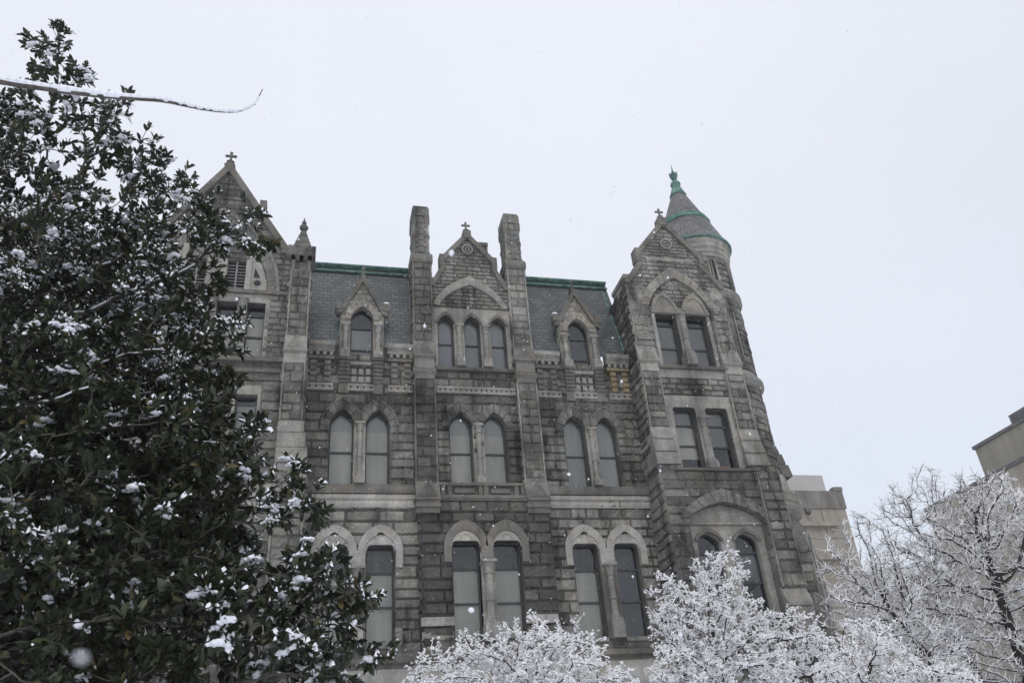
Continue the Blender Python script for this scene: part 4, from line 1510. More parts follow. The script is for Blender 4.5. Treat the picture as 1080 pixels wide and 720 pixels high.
blocks(mb, FL, lambda z: scan([lg, big], z), 20.75, 31.7, course=0.3, bw=(0.35, 0.9), h=0.05, tonef=lambda x, z: 0.5)
blocks(mb, FL, lambda z: scan([big] + lv, z), 26.2, 28.1, course=0.36, tonef=lambda x, z: 0.5)
fld = rect(LC - 2.55, LC + 2.55, 14.8, 19.35)
blocks(mb, FL, lambda z: scan([lg, fld], z), 13.2, 19.6, tonef=lambda x, z: 0.42)
blocks(mb, FL, lambda z: scan([lg] + lw1, z), 7.9, 13.0, tonef=lambda x, z: 0.5)
mb.build('gable_wall', 'granite', HALL)
for P in lw5:
    window(HALL, P, LPp - 0.34, rails=((22.05, 0.08), (23.2, 0.08)), blind='blind', blind_top=23.15)
for P in lw3:
    window(HALL, P, LPp - 0.34, rails=((17.0, 0.08),), blind='blind_teal', blind_top=18.5)
for P in lw1:
    window(HALL, P, LPp - 0.34, rails=((11.3, 0.1), (9.85, 0.09)), blind='blind', blind_top=11.25)
for P in lv:
    mb = MB()
    x0, x1 = P[0][0], P[2][0]
    for k in range(9):
        z = 24.47 + k * 0.18
        mb.mesh([(x0, 36 - LPp + 0.12, z), (x1, 36 - LPp + 0.12, z), (x1, 36 - LPp + 0.34, z + 0.13), (x0, 36 - LPp + 0.34, z + 0.13)], [(0, 1, 2, 3)])
        mb.mesh([(x0, 36 - LPp + 0.118, z - 0.03), (x1, 36 - LPp + 0.118, z - 0.03), (x1, 36 - LPp + 0.118, z + 0.02), (x0, 36 - LPp + 0.118, z + 0.02)], [(0, 1, 2, 3)])
    xm = (x0 + x1) / 2
    mb.fbox(xm - 0.04, xm + 0.04, LPp - 0.2, LPp - 0.08, 24.42, 26.15)
    mb.build('louvre', 'louver', HALL)
mb = MB(0.6)
hs = [[(x, z if z > 21 else 20.78) for x, z in P] for P in lw5]
flat_wall(mb, rect(LC - 2.6, LC + 2.6, 20.77, 24.2), hs, LPp + 0.04, 0.04, 0.6)
mb.fbox(LC + 1.36, LC + 1.62, LPp, LPp + 0.12, 24.4, 26.9, 0.75)
mb.fbox(LC - 0.46, LC + 0.46, LPp, LPp + 0.05, 24.43, 26.18, 0.6)
mb.fbox(LC - 1.62, LC - 1.36, LPp, LPp + 0.12, 24.4, 26.9, 0.75)
for t in (-1, 1):
    xs = sorted((LC + t * 1.625, LC + t * 2.4))
    mb.prism([(LC + t * 1.625, 24.4), (LC + t * 2.4, 24.4), (LC + t * 2.34, 25.1), (LC + t * 2.05, 26.0), (LC + t * 1.625, 26.7)], LPp, LPp + 0.06, 0.7)
for P in ([(fld[0][0], 14.8), (fld[0][0], 19.35), (fld[2][0], 19.35), (fld[2][0], 14.8)],):
    flat_wall(mb, P, [[(x, max(z, 15.21)) for x, z in q] for q in lw3], LPp + 0.01, 0.01, 0.35)
mb.build('window_surround', 'trim', HALL)
mb = MB()
for t in (-1, 1):
    mb.lathe(LC + t * 1.95, 36 - LPp - 0.07, [(0.16, 0), (0.16, 0.01)], 4) if False else None
    c = (LC + t * 1.93, 24.85)
    mb.prism([(c[0] + 0.17 * math.cos(a), c[1] + 0.17 * math.sin(a)) for a in np.linspace(0, 2 * math.pi, 13)[:-1]], LPp + 0.05, LPp + 0.066)
    mb.prism([(c[0] - t * 0.2, 25.15), (c[0] + t * 0.12, 25.15), (c[0] - t * 0.16, 25.75)], LPp + 0.05, LPp + 0.066)
mb.build('tracery_opening', 'dark_room', HALL)  # dark plates on the wall face, painted as shaded openings
mb = MB(0.55)
ring(mb, arch(LC, 2.44, 24.3, 28.25, 12), arch(LC, 2.85, 24.3, 28.95, 12), LPp - 0.02, LPp + 0.13, 2, 16, rough=0.015, tone=0.5, var=0.12, gap=0.012, seed=19)
ring(mb, arch(LC, 2.85, 24.3, 28.95, 12), arch(LC, 3.0, 24.3, 29.2, 12), LPp - 0.02, LPp + 0.19, 2, 16, tone=0.55, var=0.05, seed=20)
mb.build('relieving_arch', 'granite', HALL)
for s in (-1.36, 0, 1.36):
    column(HALL, LC + s, LPp + 0.1, 20.77, 23.9, 0.14, 'trim', pedestal=0.6, cap=0.45)
mb = MB(0.5)
for za, zb, o_ in ((24.2, 24.42, 0.2), (20.5, 20.76, 0.26), (20.0, 20.2, 0.14), (19.6, 19.75, 0.1)):
    mb.prof_x(LC - 3.3, LC + 3.45, [(LPp, za), (LPp + o_, za), (LPp + o_ + 0.03, zb - 0.06), (LPp + o_ * 0.4, zb), (LPp, zb)], 0.4)
mb.build('sill_ledge', 'trim_dark', HALL)
mb = MB(0.6)
mb.prof_x(LC - 3.5, LC + 3.5, [(LPp, 13.05), (LPp + 0.1, 13.05), (LPp + 0.14, 13.9), (LPp + 0.25, 14.0), (LPp + 0.25, 14.6), (LPp, 14.75)], 0.6)
mb.build('string_course', 'trim', HALL)
mb = MB(0.5)
coping(mb, [(LC - 3.6, 26.5), (LC, 32.25)], 0.32, LPp - 0.4, LPp + 0.2, 0.5)
coping(mb, [(LC, 32.25), (LC + 3.6, 26.5)], 0.32, LPp - 0.4, LPp + 0.202, 0.5)
for t in (-1, 1):
    mb.fbox(LC + t * 1.85 - 0.17, LC + t * 1.85 + 0.17, LPp - 0.45, LPp + 0.1, 29.2, 29.95, 0.45)
mb.build('coping', 'trim_dark', HALL)
cross(HALL, LC, 36 - LPp, 32.15, 0.6)
mb = MB()
for t in (-1, 1):
    mb.face([(LC + t * 3.5, 34.9, 26.5), (LC, 34.9, 31.8), (LC, 46, 31.8), (LC + t * 3.5, 46, 26.5)])
mb.build('gable_roof', 'slate', HALL, uvs=lambda co: (co.y, co.z))
mb = MB()
mb.prism([(LC - 3.4, 0), (LC - 3.4, 26.4), (LC, 31.6), (LC + 3.4, 26.4), (LC + 3.4, 0)], 0.3, 0.4)  # added sheet that darkens the left pavilion's window interiors
mb.build('dark_backing', 'dark_room', HALL)
for x0, x1 in ((-1.62, -0.64), (2 * LC + 0.64, 2 * LC + 1.62)):
    mb = MB()
    stone_box(mb, x0 + 0.03, x1 - 0.01, -0.2, 1.62, 21.9, 25.6, tonef=lambda x, z: 0.45, bw=(0.42, 0.8))
    stone_box(mb, x0, x1, -0.2, 1.7, 17.55, 20.45, tonef=lambda x, z: 0.42, bw=(0.42, 0.8))
    stone_box(mb, x0 - 0.02, x1 + 0.25, -0.2, 2.0, 6.0, 15.45, tonef=lambda x, z: 0.5, bw=(0.42, 0.8))
    pier = mb.build('pier', 'granite', HALL)
    mb = MB(0.5)
    mb.fbox(x0 - 0.02, x1 + 0.02, -0.2, 1.72, 20.45, 20.95, 0.65)
    mb.prof_x(x0 - 0.06, x1 + 0.06, [(-0.2, 20.952), (1.74, 20.952), (1.84, 21.05), (1.84, 21.15), (-0.2, 21.15)], 0.35)
    gablet(mb, x0 - 0.02, x1 + 0.02, 1.62, 1.8, 21.152, 22.1, 0.5)
    for k, (za, zb) in enumerate(((16.95, 17.55), (16.2, 16.93), (15.45, 16.18))):
        mb.prof_x(x0 - 0.04, x1 + 0.1 * (k + 1), [(-0.2, za), (1.83 + 0.12 * k, za), (1.83 + 0.12 * k, za + 0.08), (1.7 + 0.12 * k, zb), (-0.2, zb)], 0.55 - 0.1 * k)
    mb.build('weathering', 'trim', pier)
    mb = MB(0.55)
    xm = (x0 + x1) / 2
    ym = 36 - 1.1
    mb.box(xm - 0.36, xm + 0.36, ym - 0.36, ym + 0.42, 25.6, 26.3, 0.35)
    mb.lathe(xm, ym, [(0.68, 25.6), (0.72, 25.68), (0.62, 25.76)], 4, 0.6, rot=math.pi / 4)
    for sx in (-1, 1):
        for sy in (-1, 1):
            mb.lathe(xm + sx * 0.37, ym + sy * 0.4, [(0.11, 25.7), (0.09, 25.78), (0.09, 26.15), (0.14, 26.28)], 8, 0.65)
        for k in (-1, 0, 1):
            mb.box(xm + k * 0.4 - 0.09, xm + k * 0.4 + 0.09, ym - 0.62, ym - 0.36, 26.28, 26.5, 0.5)
    mb.lathe(xm, ym, [(0.70, 26.3), (0.78, 26.42), (0.90, 26.52), (0.94, 26.6), (0.94, 26.82), (0.86, 26.9), (0.7, 26.95)], 4, 0.4, rot=math.pi / 4)
    for sx in (-1, 1):
        mb.box(xm + sx * 0.56 - 0.11, xm + sx * 0.56 + 0.11, ym - 0.68, ym - 0.4, 26.8, 27.05, 0.45)
    for k in range(6):
        z0 = 26.95 + k * 0.245
        r_ = 0.66 - k * 0.094
        mb.lathe(xm, ym, [(r_ + 0.05, z0), (r_ + 0.05, z0 + 0.07), (r_ - 0.06, z0 + 0.243)], 4, 0.75 if k % 2 else 0.4, rot=math.pi / 4)
    mb.lathe(xm, ym, [(0.11, 28.4), (0.09, 28.5), (0.2, 28.58), (0.23, 28.7), (0.14, 28.85), (0.08, 28.92), (0.13, 28.98), (0.06, 29.1), (0.02, 29.3)], 9, 0.35)
    mb.build('pinnacle', 'granite', HALL)

# ------------------------------------------------------------------ buildings behind
T1 = thing('concrete_building', (43, 65, 0), 'tan concrete building with ledged wall and pale rooftop box behind the turret', 'building')
mb = MB()
mb.box(33, 44.3, 60, 75, 0, 22.6)
mb.build('wall', 'tan', T1)
mb = MB()
mb.box(32.9, 44.4, 59.9, 75.1, 22.6, 24.15)
mb.box(43.6, 44.45, 59.85, 60.5, 24.152, 24.5)
mb.build('parapet', 'tan_dark', T1)
mb = MB()
for z in (21.0, 18.2, 15.4, 12.6, 9.8):
    mb.box(33, 43.0, 59.6, 60, z, z + 0.35)
mb.build('ledge', 'tan', T1)
mb = MB()
for z in (20.0, 17.2, 14.4, 11.6, 8.8):
    mb.box(33, 44.32, 59.97, 60.0, z, z + 0.06)
for x in (36.5, 39.2, 41.9):
    mb.box(x, x + 0.06, 59.96, 60.0, 0, 22.6)
mb.build('panel_joint', 'tan_dark', T1)
mb = MB()
mb.box(34, 45.8, 64, 74, 24.15, 27.2)
mb.build('rooftop_box', 'tan_pale', T1)
mb = MB()
mb.lathe(40.4, 59.6, [(0.05, 21.9), (0.22, 22.0), (0.28, 22.2), (0.15, 22.4), (0.1, 22.5)], 10)
mb.box(40.35, 40.45, 59.6, 60, 22.4, 22.5)
mb.build('floodlight', 'metal', T1)

T2 = thing('office_block', (66, 50, 0), 'olive tan office block with stepped flat roof at the right edge', 'building')
mb = MB()
mb.box(60, 84, 35, 60.2, 0, 28.45)
mb.build('upper_wall', 'tan_olive', T2)
mb = MB()
mb.box(59.85, 84.2, 34.8, 60.35, 28.45, 28.75)
mb.build('upper_parapet', 'metal', T2)
mb = MB()
mb.box(58, 59.9, 30, 66.5, 0, 24.65)
mb.build('lower_wall', 'tan', T2)
mb = MB()
mb.box(57.85, 59.98, 29.8, 66.7, 24.65, 24.95)
mb.build('lower_parapet', 'metal', T2)
mb = MB()
for k in range(5):
    mb.box(60.2, 60.32, 42, 55.5, 28.76 + k * 0.2, 28.9 + k * 0.2)
for k in range(5):
    mb.box(60.33, 60.45, 42 + k * 3.3, 42.15 + k * 3.3, 28.75, 29.75)
mb.box(60.46, 62.5, 42.0, 55.4, 28.75, 29.6)
mb.build('roof_screen', 'metal', T2)

T3 = thing('distant_hall', (92, 115, 0), 'distant grey brown building with a low hipped roof seen between bare branches', 'building')
a = at(955, 584, 110)
mb = MB()
zb = a.z - 3.2
mb.box(a.x - 9, a.x + 14, 110, 125, 0, zb)
mb.build('wall', 'tan_olive', T3)
mb = MB()
mb.mesh([(a.x - 9.5, 109.5, zb), (a.x + 14.5, 109.5, zb), (a.x + 14.5, 125.5, zb), (a.x - 9.5, 125.5, zb), (a.x - 1, 117, a.z), (a.x + 6, 117, a.z)], [(0, 1, 5, 4), (1, 2, 5), (2, 3, 4, 5), (3, 0, 4)])
mb.build('roof', 'tan_pale', T3)

# ------------------------------------------------------------------ trees
def grow(base, first, lobes, n_pts, seg, infl, kill, seed, upbias=0.1, max_it=260):
    """space-colonisation skeleton: returns node positions, parents and radii order"""
    rn = np.random.RandomState(seed)
    vol = np.array([l[1] ** 3 * (l[2] if len(l) > 2 else 1) for l in lobes])
    vol /= vol.sum()
    A = []
    for l, w in zip(lobes, vol):
        k = max(3, int(n_pts * w))
        d = rn.normal(size=(k, 3))
        d /= np.linalg.norm(d, axis=1)[:, None]
        r = rn.uniform(0.15, 1, k) ** 0.45
        A.append(np.array(l[0])[None] + d * (r * l[1])[:, None])
    A = np.concatenate(A)
    N = [np.array(base, float)]
    par = [-1]
    p = np.array(base, float)
    for q in first:
        q = np.array(q, float)
        L = np.linalg.norm(q - p)
        k = max(1, int(L / seg))
        s = len(N) - 1
        for i in range(1, k + 1):
            N.append(p + (q - p) * i / k + rn.normal(0, seg * 0.08, 3))
            par.append(len(N) - 2)
        p = N[-1]
    P = np.array(N)
    best = np.full(len(A), 1e9)
    bi = np.zeros(len(A), int)
    new0 = 0
    alive = np.ones(len(A), bool)
    for it in range(max_it):
        Q = np.array(N[new0:])
        if len(Q) == 0:
            break
        for c in range(0, len(Q), 256):
            D = ((A[:, None, :] - Q[None, c:c + 256, :]) ** 2).sum(2)
            j = D.argmin(1)
            dm = D[np.arange(len(A)), j]
            up = dm < best
            best[up] = dm[up]
            bi[up] = new0 + c + j[up]
        alive &= best > kill * kill
        use = alive & (best < infl * infl)
        if not use.any():
            break
        new0 = len(N)
        ids = np.unique(bi[use])
        for k in ids:
            m_ = use & (bi == k)
            d = A[m_] - N[k]
            d = (d / np.linalg.norm(d, axis=1)[:, None]).sum(0)
            l = np.linalg.norm(d)
            if l < 1e-3:
                continue
            d = d / l + rn.normal(0, 0.16, 3) + np.array([0, 0, upbias])
            d /= np.linalg.norm(d)
            N.append(N[k] + d * seg)
            par.append(int(k))
        if len(N) > 24000:
            break
    return np.array(N), np.array(par)


def radii(N, par, tip, power=2.3, cap=1.0):
    r = np.zeros(len(N))
    ch = np.zeros(len(N), int)
    for k in range(len(N) - 1, 0, -1):
        if ch[k] == 0:
            r[k] = tip ** power
        r[par[k]] += r[k]
        ch[par[k]] += 1
    r = np.minimum(np.maximum(r, tip ** power) ** (1 / power), cap)
    return r, ch


class Raw:
    """fast mesh collector for foliage"""
    def __init__(self):
        self.v, self.f, self.t, self.n = [], [], [], 0

    def add(self, verts, faces, tone=0.5):
        self.v.extend(verts)
        n = self.n
        for f in faces:
            self.f.append(tuple(k + n for k in f))
            self.t.append(tone)
        self.n += len(verts)

    def build(self, name, mat, parent, smooth=False):
        mb = MB()
        mb.v, mb.f, mb.t = self.v, self.f, self.t
        return mb.build(name, mat, parent, smooth=smooth)


def seg_tube(raw, a, b, ra, rb, n, tone=0.5):
    d = b - a
    l = math.sqrt(d[0] ** 2 + d[1] ** 2 + d[2] ** 2)
    if l < 1e-5:
        return
    d = d / l
    u = np.array((-d[1], d[0], 0.0)) if abs(d[2]) < 0.95 else np.array((1.0, 0, 0))
    u = u - d * u.dot(d)
    u /= math.sqrt(u.dot(u))
    w = np.array((d[1] * u[2] - d[2] * u[1], d[2] * u[0] - d[0] * u[2], d[0] * u[1] - d[1] * u[0]))
    vs = []
    for c, r in ((a, ra), (b, rb)):
        for k in range(n):
            t = 2 * math.pi * k / n
            vs.append(tuple(c + (u * math.cos(t) + w * math.sin(t)) * r))
    raw.add(vs, [(k, (k + 1) % n, n + (k + 1) % n, n + k) for k in range(n)], tone)


OCT = ((1, 0, 0), (0, 1, 0), (-1, 0, 0), (0, -1, 0), (0, 0, 1), (0, 0, -1))
OCF = ((0, 1, 4), (1, 2, 4), (2, 3, 4), (3, 0, 4), (1, 0, 5), (2, 1, 5), (3, 2, 5), (0, 3, 5))
ICO = None


def ico():
    global ICO
    if ICO is None:
        t = (1 + 5 ** 0.5) / 2
        v = np.array([(-1, t, 0), (1, t, 0), (-1, -t, 0), (1, -t, 0), (0, -1, t), (0, 1, t), (0, -1, -t), (0, 1, -t), (t, 0, -1), (t, 0, 1), (-t, 0, -1), (-t, 0, 1)], float)
        v /= np.linalg.norm(v[0])
        f = [(0, 11, 5), (0, 5, 1), (0, 1, 7), (0, 7, 10), (0, 10, 11), (1, 5, 9), (5, 11, 4), (11, 10, 2), (10, 7, 6), (7, 1, 8), (3, 9, 4), (3, 4, 2), (3, 2, 6), (3, 6, 8), (3, 8, 9), (4, 9, 5), (2, 4, 11), (6, 2, 10), (8, 6, 7), (9, 8, 1)]
        ICO = (v, f)
    return ICO


def lump(raw, c, rx, ry, rz, rn, fine=False):
    if fine:
        v, f = ico()
    else:
        v, f = np.array(OCT, float), OCF
    s = v * np.array((rx, ry, rz)) * (rn.uniform(0.86, 1.12, (len(v), 1)) if fine else rn.uniform(0.7, 1.25, (len(v), 1)))
    a = rn.uniform(0, 6.28)
    ca, sa = math.cos(a), math.sin(a)
    s = np.stack((s[:, 0] * ca - s[:, 1] * sa, s[:, 0] * sa + s[:, 1] * ca, s[:, 2]), 1) + c
    raw.add([tuple(q) for q in s], f)


def snow_tree(name, label, cat, base, first, lobes, n_pts, seg, seed, blobs, twig, blob_r, tip=0.006, cap=0.14, group=None, snow_r=1.0, max_r_snow=0.05):
    rn = np.random.RandomState(seed + 5)
    T = thing(name, tuple(base), label, cat, group)
    N, par = grow(base, first, lobes, n_pts, seg, seg * 9, seg * 1.7, seed)
    r, ch = radii(N, par, tip, 2.25, cap)
    wood, twigs, snow = Raw(), Raw(), Raw()
    tw_ = 0.005
    for k in range(1, len(N)):
        a, b = N[par[k]], N[k]
        ra, rb = min(r[par[k]], r[k] * 1.35), r[k]
        big_ = ra > 0.03
        seg_tube(wood if big_ else twigs, a, b, ra, rb, 7 if big_ else 4)
        d = (b - a) / max(1e-6, np.linalg.norm(b - a))
        flat_ = 1 - abs(d[2])
        if flat_ > 0.12 and ra < max_r_snow * 2.2:
            sr = (0.006 + min(ra, max_r_snow) * 0.75) * snow_r
            up_ = np.array((0, 0, 1.0)) * (ra * 0.75 + sr * 0.35)
            if rn.rand() < (0.5 + 0.5 * flat_) * (0.45 if ra > 0.022 else 1):
                seg_tube(snow, a + up_, b + up_, sr, sr * 0.95, 4)
        if r[k] < tip * 3.2:
            for _ in range(twig[0]):
                v = d * 0.6 + rn.normal(0, 0.7, 3) + np.array((0, 0, 0.25))
                v /= np.linalg.norm(v)
                L = rn.uniform(*twig[1])
                m1 = b + v * L * 0.55
                e1 = m1 + (v + rn.normal(0, 0.35, 3)) * L * 0.45
                for p, q in ((b, m1), (m1, e1)):
                    seg_tube(twigs, p, q, tw_, tw_ * 0.8, 3)
                    sr = 0.011 * snow_r
                    seg_tube(snow, p + (0, 0, sr * 0.8), q + (0, 0, sr * 0.8), sr, sr * 0.8, 3)
                for _b in range(blobs):
                    t = rn.rand()
                    c = (m1 if t < 0.5 else e1) + rn.normal(0, L * 0.15, 3)
                    s = rn.uniform(*blob_r)
                    lump(snow, c, s, s * rn.uniform(0.6, 1.2), s * rn.uniform(0.45, 0.8), rn)
    o = wood.build('trunk', 'bark', T, True)
    twigs.build('twigs', 'bark', o)
    snow.build('snow', 'frost', T)
    return T


def L(x, y, Y, r, w=1.0):
    q = at(x, y, Y)
    return ((q.x, q.y, q.z), r, w)


def V(x, y, Y):
    q = at(x, y, Y)
    return (q.x, q.y, q.z)


# small flowering trees loaded with snow in front of the hall
q = V(757, 715, 18)
snow_tree('snowy_tree', 'dense snow loaded small tree with forked dark stem before the right pavilion', 'tree',
          (q[0] + 0.3, q[1], 0), [(q[0] + 0.1, q[1], 2.2), V(757, 690, 18)],
          [L(760, 612, 18, 0.75), L(735, 660, 18, 1.05), L(790, 665, 18.2, 0.82), L(775, 720, 18, 1.4), L(700, 618, 17.6, 0.42), L(712, 660, 17.6, 0.45), L(840, 680, 18.5, 0.85), L(870, 715, 18.5, 0.9), L(785, 612, 18, 0.28), L(720, 715, 17.5, 0.9), L(775, 585, 18, 0.25)],
          2600, 0.12, 3, 7, (2, (0.08, 0.24)), (0.013, 0.038), 0.0075, 0.08, 'snow laden small trees before the hall', 0.9)
q = V(560, 740, 17)
snow_tree('snowy_tree', 'rounded snow covered treetop below the central windows', 'tree',
          (q[0], q[1], 0), [(q[0], q[1], 2.0), V(556, 735, 17)],
          [L(560, 700, 17, 1.0), L(500, 710, 17, 0.85), L(455, 720, 16.8, 0.6), L(610, 715, 17, 0.9), L(600, 668, 17.2, 0.3), L(575, 665, 17, 0.25), L(560, 740, 17, 1.4), L(650, 735, 17, 0.7), L(440, 704, 16.8, 0.22), L(470, 690, 16.8, 0.3)],
          2300, 0.12, 4, 7, (2, (0.08, 0.24)), (0.014, 0.04), 0.0075, 0.08, 'snow laden small trees before the hall', 0.9)
q = V(915, 745, 16)
snow_tree('snowy_tree', 'small snowy treetop at the foot of the corner turret', 'tree',
          (q[0], q[1], 0), [(q[0], q[1], 1.8), V(915, 735, 16)],
          [L(908, 678, 16, 0.6), L(925, 700, 16, 0.75), L(890, 712, 16, 0.6), L(960, 716, 16, 0.6), L(1010, 722, 16, 0.5)],
          1200, 0.12, 5, 7, (2, (0.08, 0.22)), (0.013, 0.036), 0.0075, 0.07, 'snow laden small trees before the hall', 0.9)
# taller bare trees frosted with snow on the right
q = V(1072, 715, 25)
snow_tree('frosted_tree', 'tall bare tree with snow lined twigs and curved dark trunk at the right edge', 'tree',
          (q[0] + 0.8, q[1], 0), [(q[0] + 0.4, q[1], 2.5), V(1062, 652, 25), V(1045, 600, 25)],
          [L(1035, 540, 25, 1.6), L(1075, 560, 25.5, 1.8), L(1000, 590, 25, 1.5), L(1050, 520, 25, 0.9), L(1090, 640, 25, 1.8), L(1010, 650, 25, 1.4), L(1040, 690, 25, 1.4), L(1100, 540, 26, 1.2), L(985, 560, 25, 0.8), L(1025, 505, 25, 0.4)],
          3200, 0.2, 11, 0, (5, (0.15, 0.4)), (0.02, 0.03), 0.013, 0.2, 'frosted bare trees on the right', 0.95, 0.03)
q = V(1030, 740, 27)
snow_tree('frosted_tree', 'leaning bare tree frosted with snow, slender crown reaching highest', 'tree',
          (q[0] + 1.5, q[1], 0), [(q[0] + 0.8, q[1], 2.5), V(1022, 690, 27), V(992, 642, 27), V(985, 585, 27)],
          [L(975, 535, 27, 1.0), L(978, 505, 27, 0.7), L(950, 540, 27, 0.9), L(960, 600, 27, 1.5), L(945, 520, 27, 0.45), L(930, 640, 27, 1.4), L(980, 655, 27, 1.6), L(1000, 610, 27, 1.2)],
          2300, 0.2, 12, 0, (5, (0.15, 0.4)), (0.02, 0.03), 0.013, 0.2, 'frosted bare trees on the right', 0.95, 0.03)
q = V(985, 735, 24)
snow_tree('frosted_tree', 'low spreading bare tree frosted with snow beside the turret', 'tree',
          (q[0] + 1.0, q[1], 0), [(q[0] + 0.4, q[1], 2.2), V(978, 690, 24), V(945, 650, 24)],
          [L(915, 610, 24, 1.1), L(900, 555, 24, 0.55), L(885, 600, 24, 0.7), L(925, 560, 24, 0.75), L(900, 640, 24, 1.0), L(940, 620, 24, 1.2), L(945, 680, 24, 1.3), L(985, 690, 24, 1.2), L(875, 570, 24, 0.3)],
          2000, 0.19, 13, 0, (5, (0.15, 0.4)), (0.02, 0.03), 0.0125, 0.18, 'frosted bare trees on the right', 0.95, 0.03)

# ---------------- the evergreen magnolia on the left
MAGW = 8
MAG = thing('magnolia_tree', (-4.2, 9.6, 0), 'big dark evergreen magnolia with glossy leaves and clumps of snow on the left', 'tree')
lobes = [L(50, 48, 8.6, 0.28, 2.6), L(58, 70, 8.6, 0.26, 2.0), L(75, 85, 8.6, 0.28, 2.2), L(35, 108, 8.6, 0.3, 2), L(105, 135, 8.4, 0.5, 0.7), L(50, 185, 9, 0.75, 0.55), L(150, 175, 8.8, 0.45, 0.7), L(120, 235, 9, 0.75, 0.6), L(196, 212, 8.5, 0.42, 1.2), L(255, 238, 8.2, 0.33, 2.4), L(225, 245, 8.3, 0.35, 1.6),
         L(175, 285, 8.6, 0.62, 1.2), L(215, 335, 8.8, 0.5), L(50, 300, 9.2, 1.3), L(150, 375, 8.8, 0.95), L(218, 410, 8.6, 0.45, 1.1), L(225, 460, 8.4, 0.5, 1.1), L(275, 470, 8.2, 0.26, 1.2), L(60, 450, 8.6, 1.3), L(160, 520, 8.4, 1.05),
         L(262, 520, 8.2, 0.5, 1.1), L(325, 545, 8.0, 0.28, 1.6), L(300, 510, 8.2, 0.2, 1.4), L(260, 650, 7.8, 0.55, 1.0), L(340, 632, 7.6, 0.45, 2.0), L(372, 640, 7.5, 0.24, 2.4), L(300, 600, 7.7, 0.3, 1.6), L(360, 690, 7.5, 0.35, 1.6), L(290, 670, 7.6, 0.5, 1.4), L(60, 620, 7.8, 1.2), L(170, 690, 7.6, 0.9), L(310, 705, 7.5, 0.6, 1.2),
         L(-80, 300, 10, 1.6, 0.6), L(-60, 560, 9.2, 1.7, 0.6), L(60, 740, 7.8, 1.2), L(-60, 130, 9.6, 1.0, 0.6), L(20, 520, 7.4, 0.6, 1.3), L(40, 420, 11, 1.6), L(150, 480, 10.5, 1.3), L(60, 600, 10.5, 1.6), L(190, 600, 9.6, 0.8), L(100, 330, 10.5, 1.2), L(230, 570, 8.8, 0.5), L(380, 690, 7.5, 0.22, 1.5)]
N, par = grow((-4.2, 9.6, 0), [(-4.2, 9.6, 2.2), (-4.1, 9.5, 4.5), (-4.2, 9.4, 7.0)], lobes, 7000, 0.14, 1.9, 0.21, 21, 0.03)
r, ch = radii(N, par, 0.0055, 2.35, 0.2)
wood = Raw()
for k in range(1, len(N)):
    seg_tube(wood, N[par[k]], N[k], min(r[par[k]], r[k] * 1.4), r[k], 8 if r[k] > 0.04 else 5)
rn = np.random.RandomState(2)
LA = np.array(((0, 0, 0), (0.3, 0.45, 0.10), (0.72, 0.40, 0.06), (1, 0, -0.12), (0.72, -0.40, 0.06), (0.3, -0.45, 0.10), (0.35, 0, 0.0), (0.7, 0, -0.03)))
LT = np.array(((0, 1, 6), (1, 2, 7), (1, 7, 6), (2, 3, 7), (0, 6, 5), (6, 7, 4), (6, 4, 5), (7, 3, 4)))
ST = np.array(((0, 1, 6), (1, 2, 7), (1, 7, 6), (2, 3, 7), (3, 4, 7), (4, 5, 6), (4, 6, 7), (5, 0, 6)))


def np_mesh(name, v, tris, tone, mat, parent):
    me = bpy.data.meshes.new(name)
    me.vertices.add(len(v))
    me.vertices.foreach_set('co', np.ascontiguousarray(v, dtype=np.float32).ravel())
    me.loops.add(len(tris) * 3)
    me.loops.foreach_set('vertex_index', np.ascontiguousarray(tris, dtype=np.int32).ravel())
    me.polygons.add(len(tris))
    me.polygons.foreach_set('loop_start', np.arange(0, len(tris) * 3, 3, dtype=np.int32))
    me.update(calc_edges=True)
    me.materials.append(MAT[mat])
    a = me.attributes.new('tone', 'FLOAT', 'FACE')
    a.data.foreach_set('value', np.ascontiguousarray(tone, dtype=np.float32))
    o = bpy.data.objects.new(name, me)
    C.objects.link(o)
    o.parent = parent
    o.matrix_parent_inverse = Matrix.Translation(-parent.location)
    return o


def unit(a):
    return a / np.maximum(1e-6, np.linalg.norm(a, axis=-1, keepdims=True))


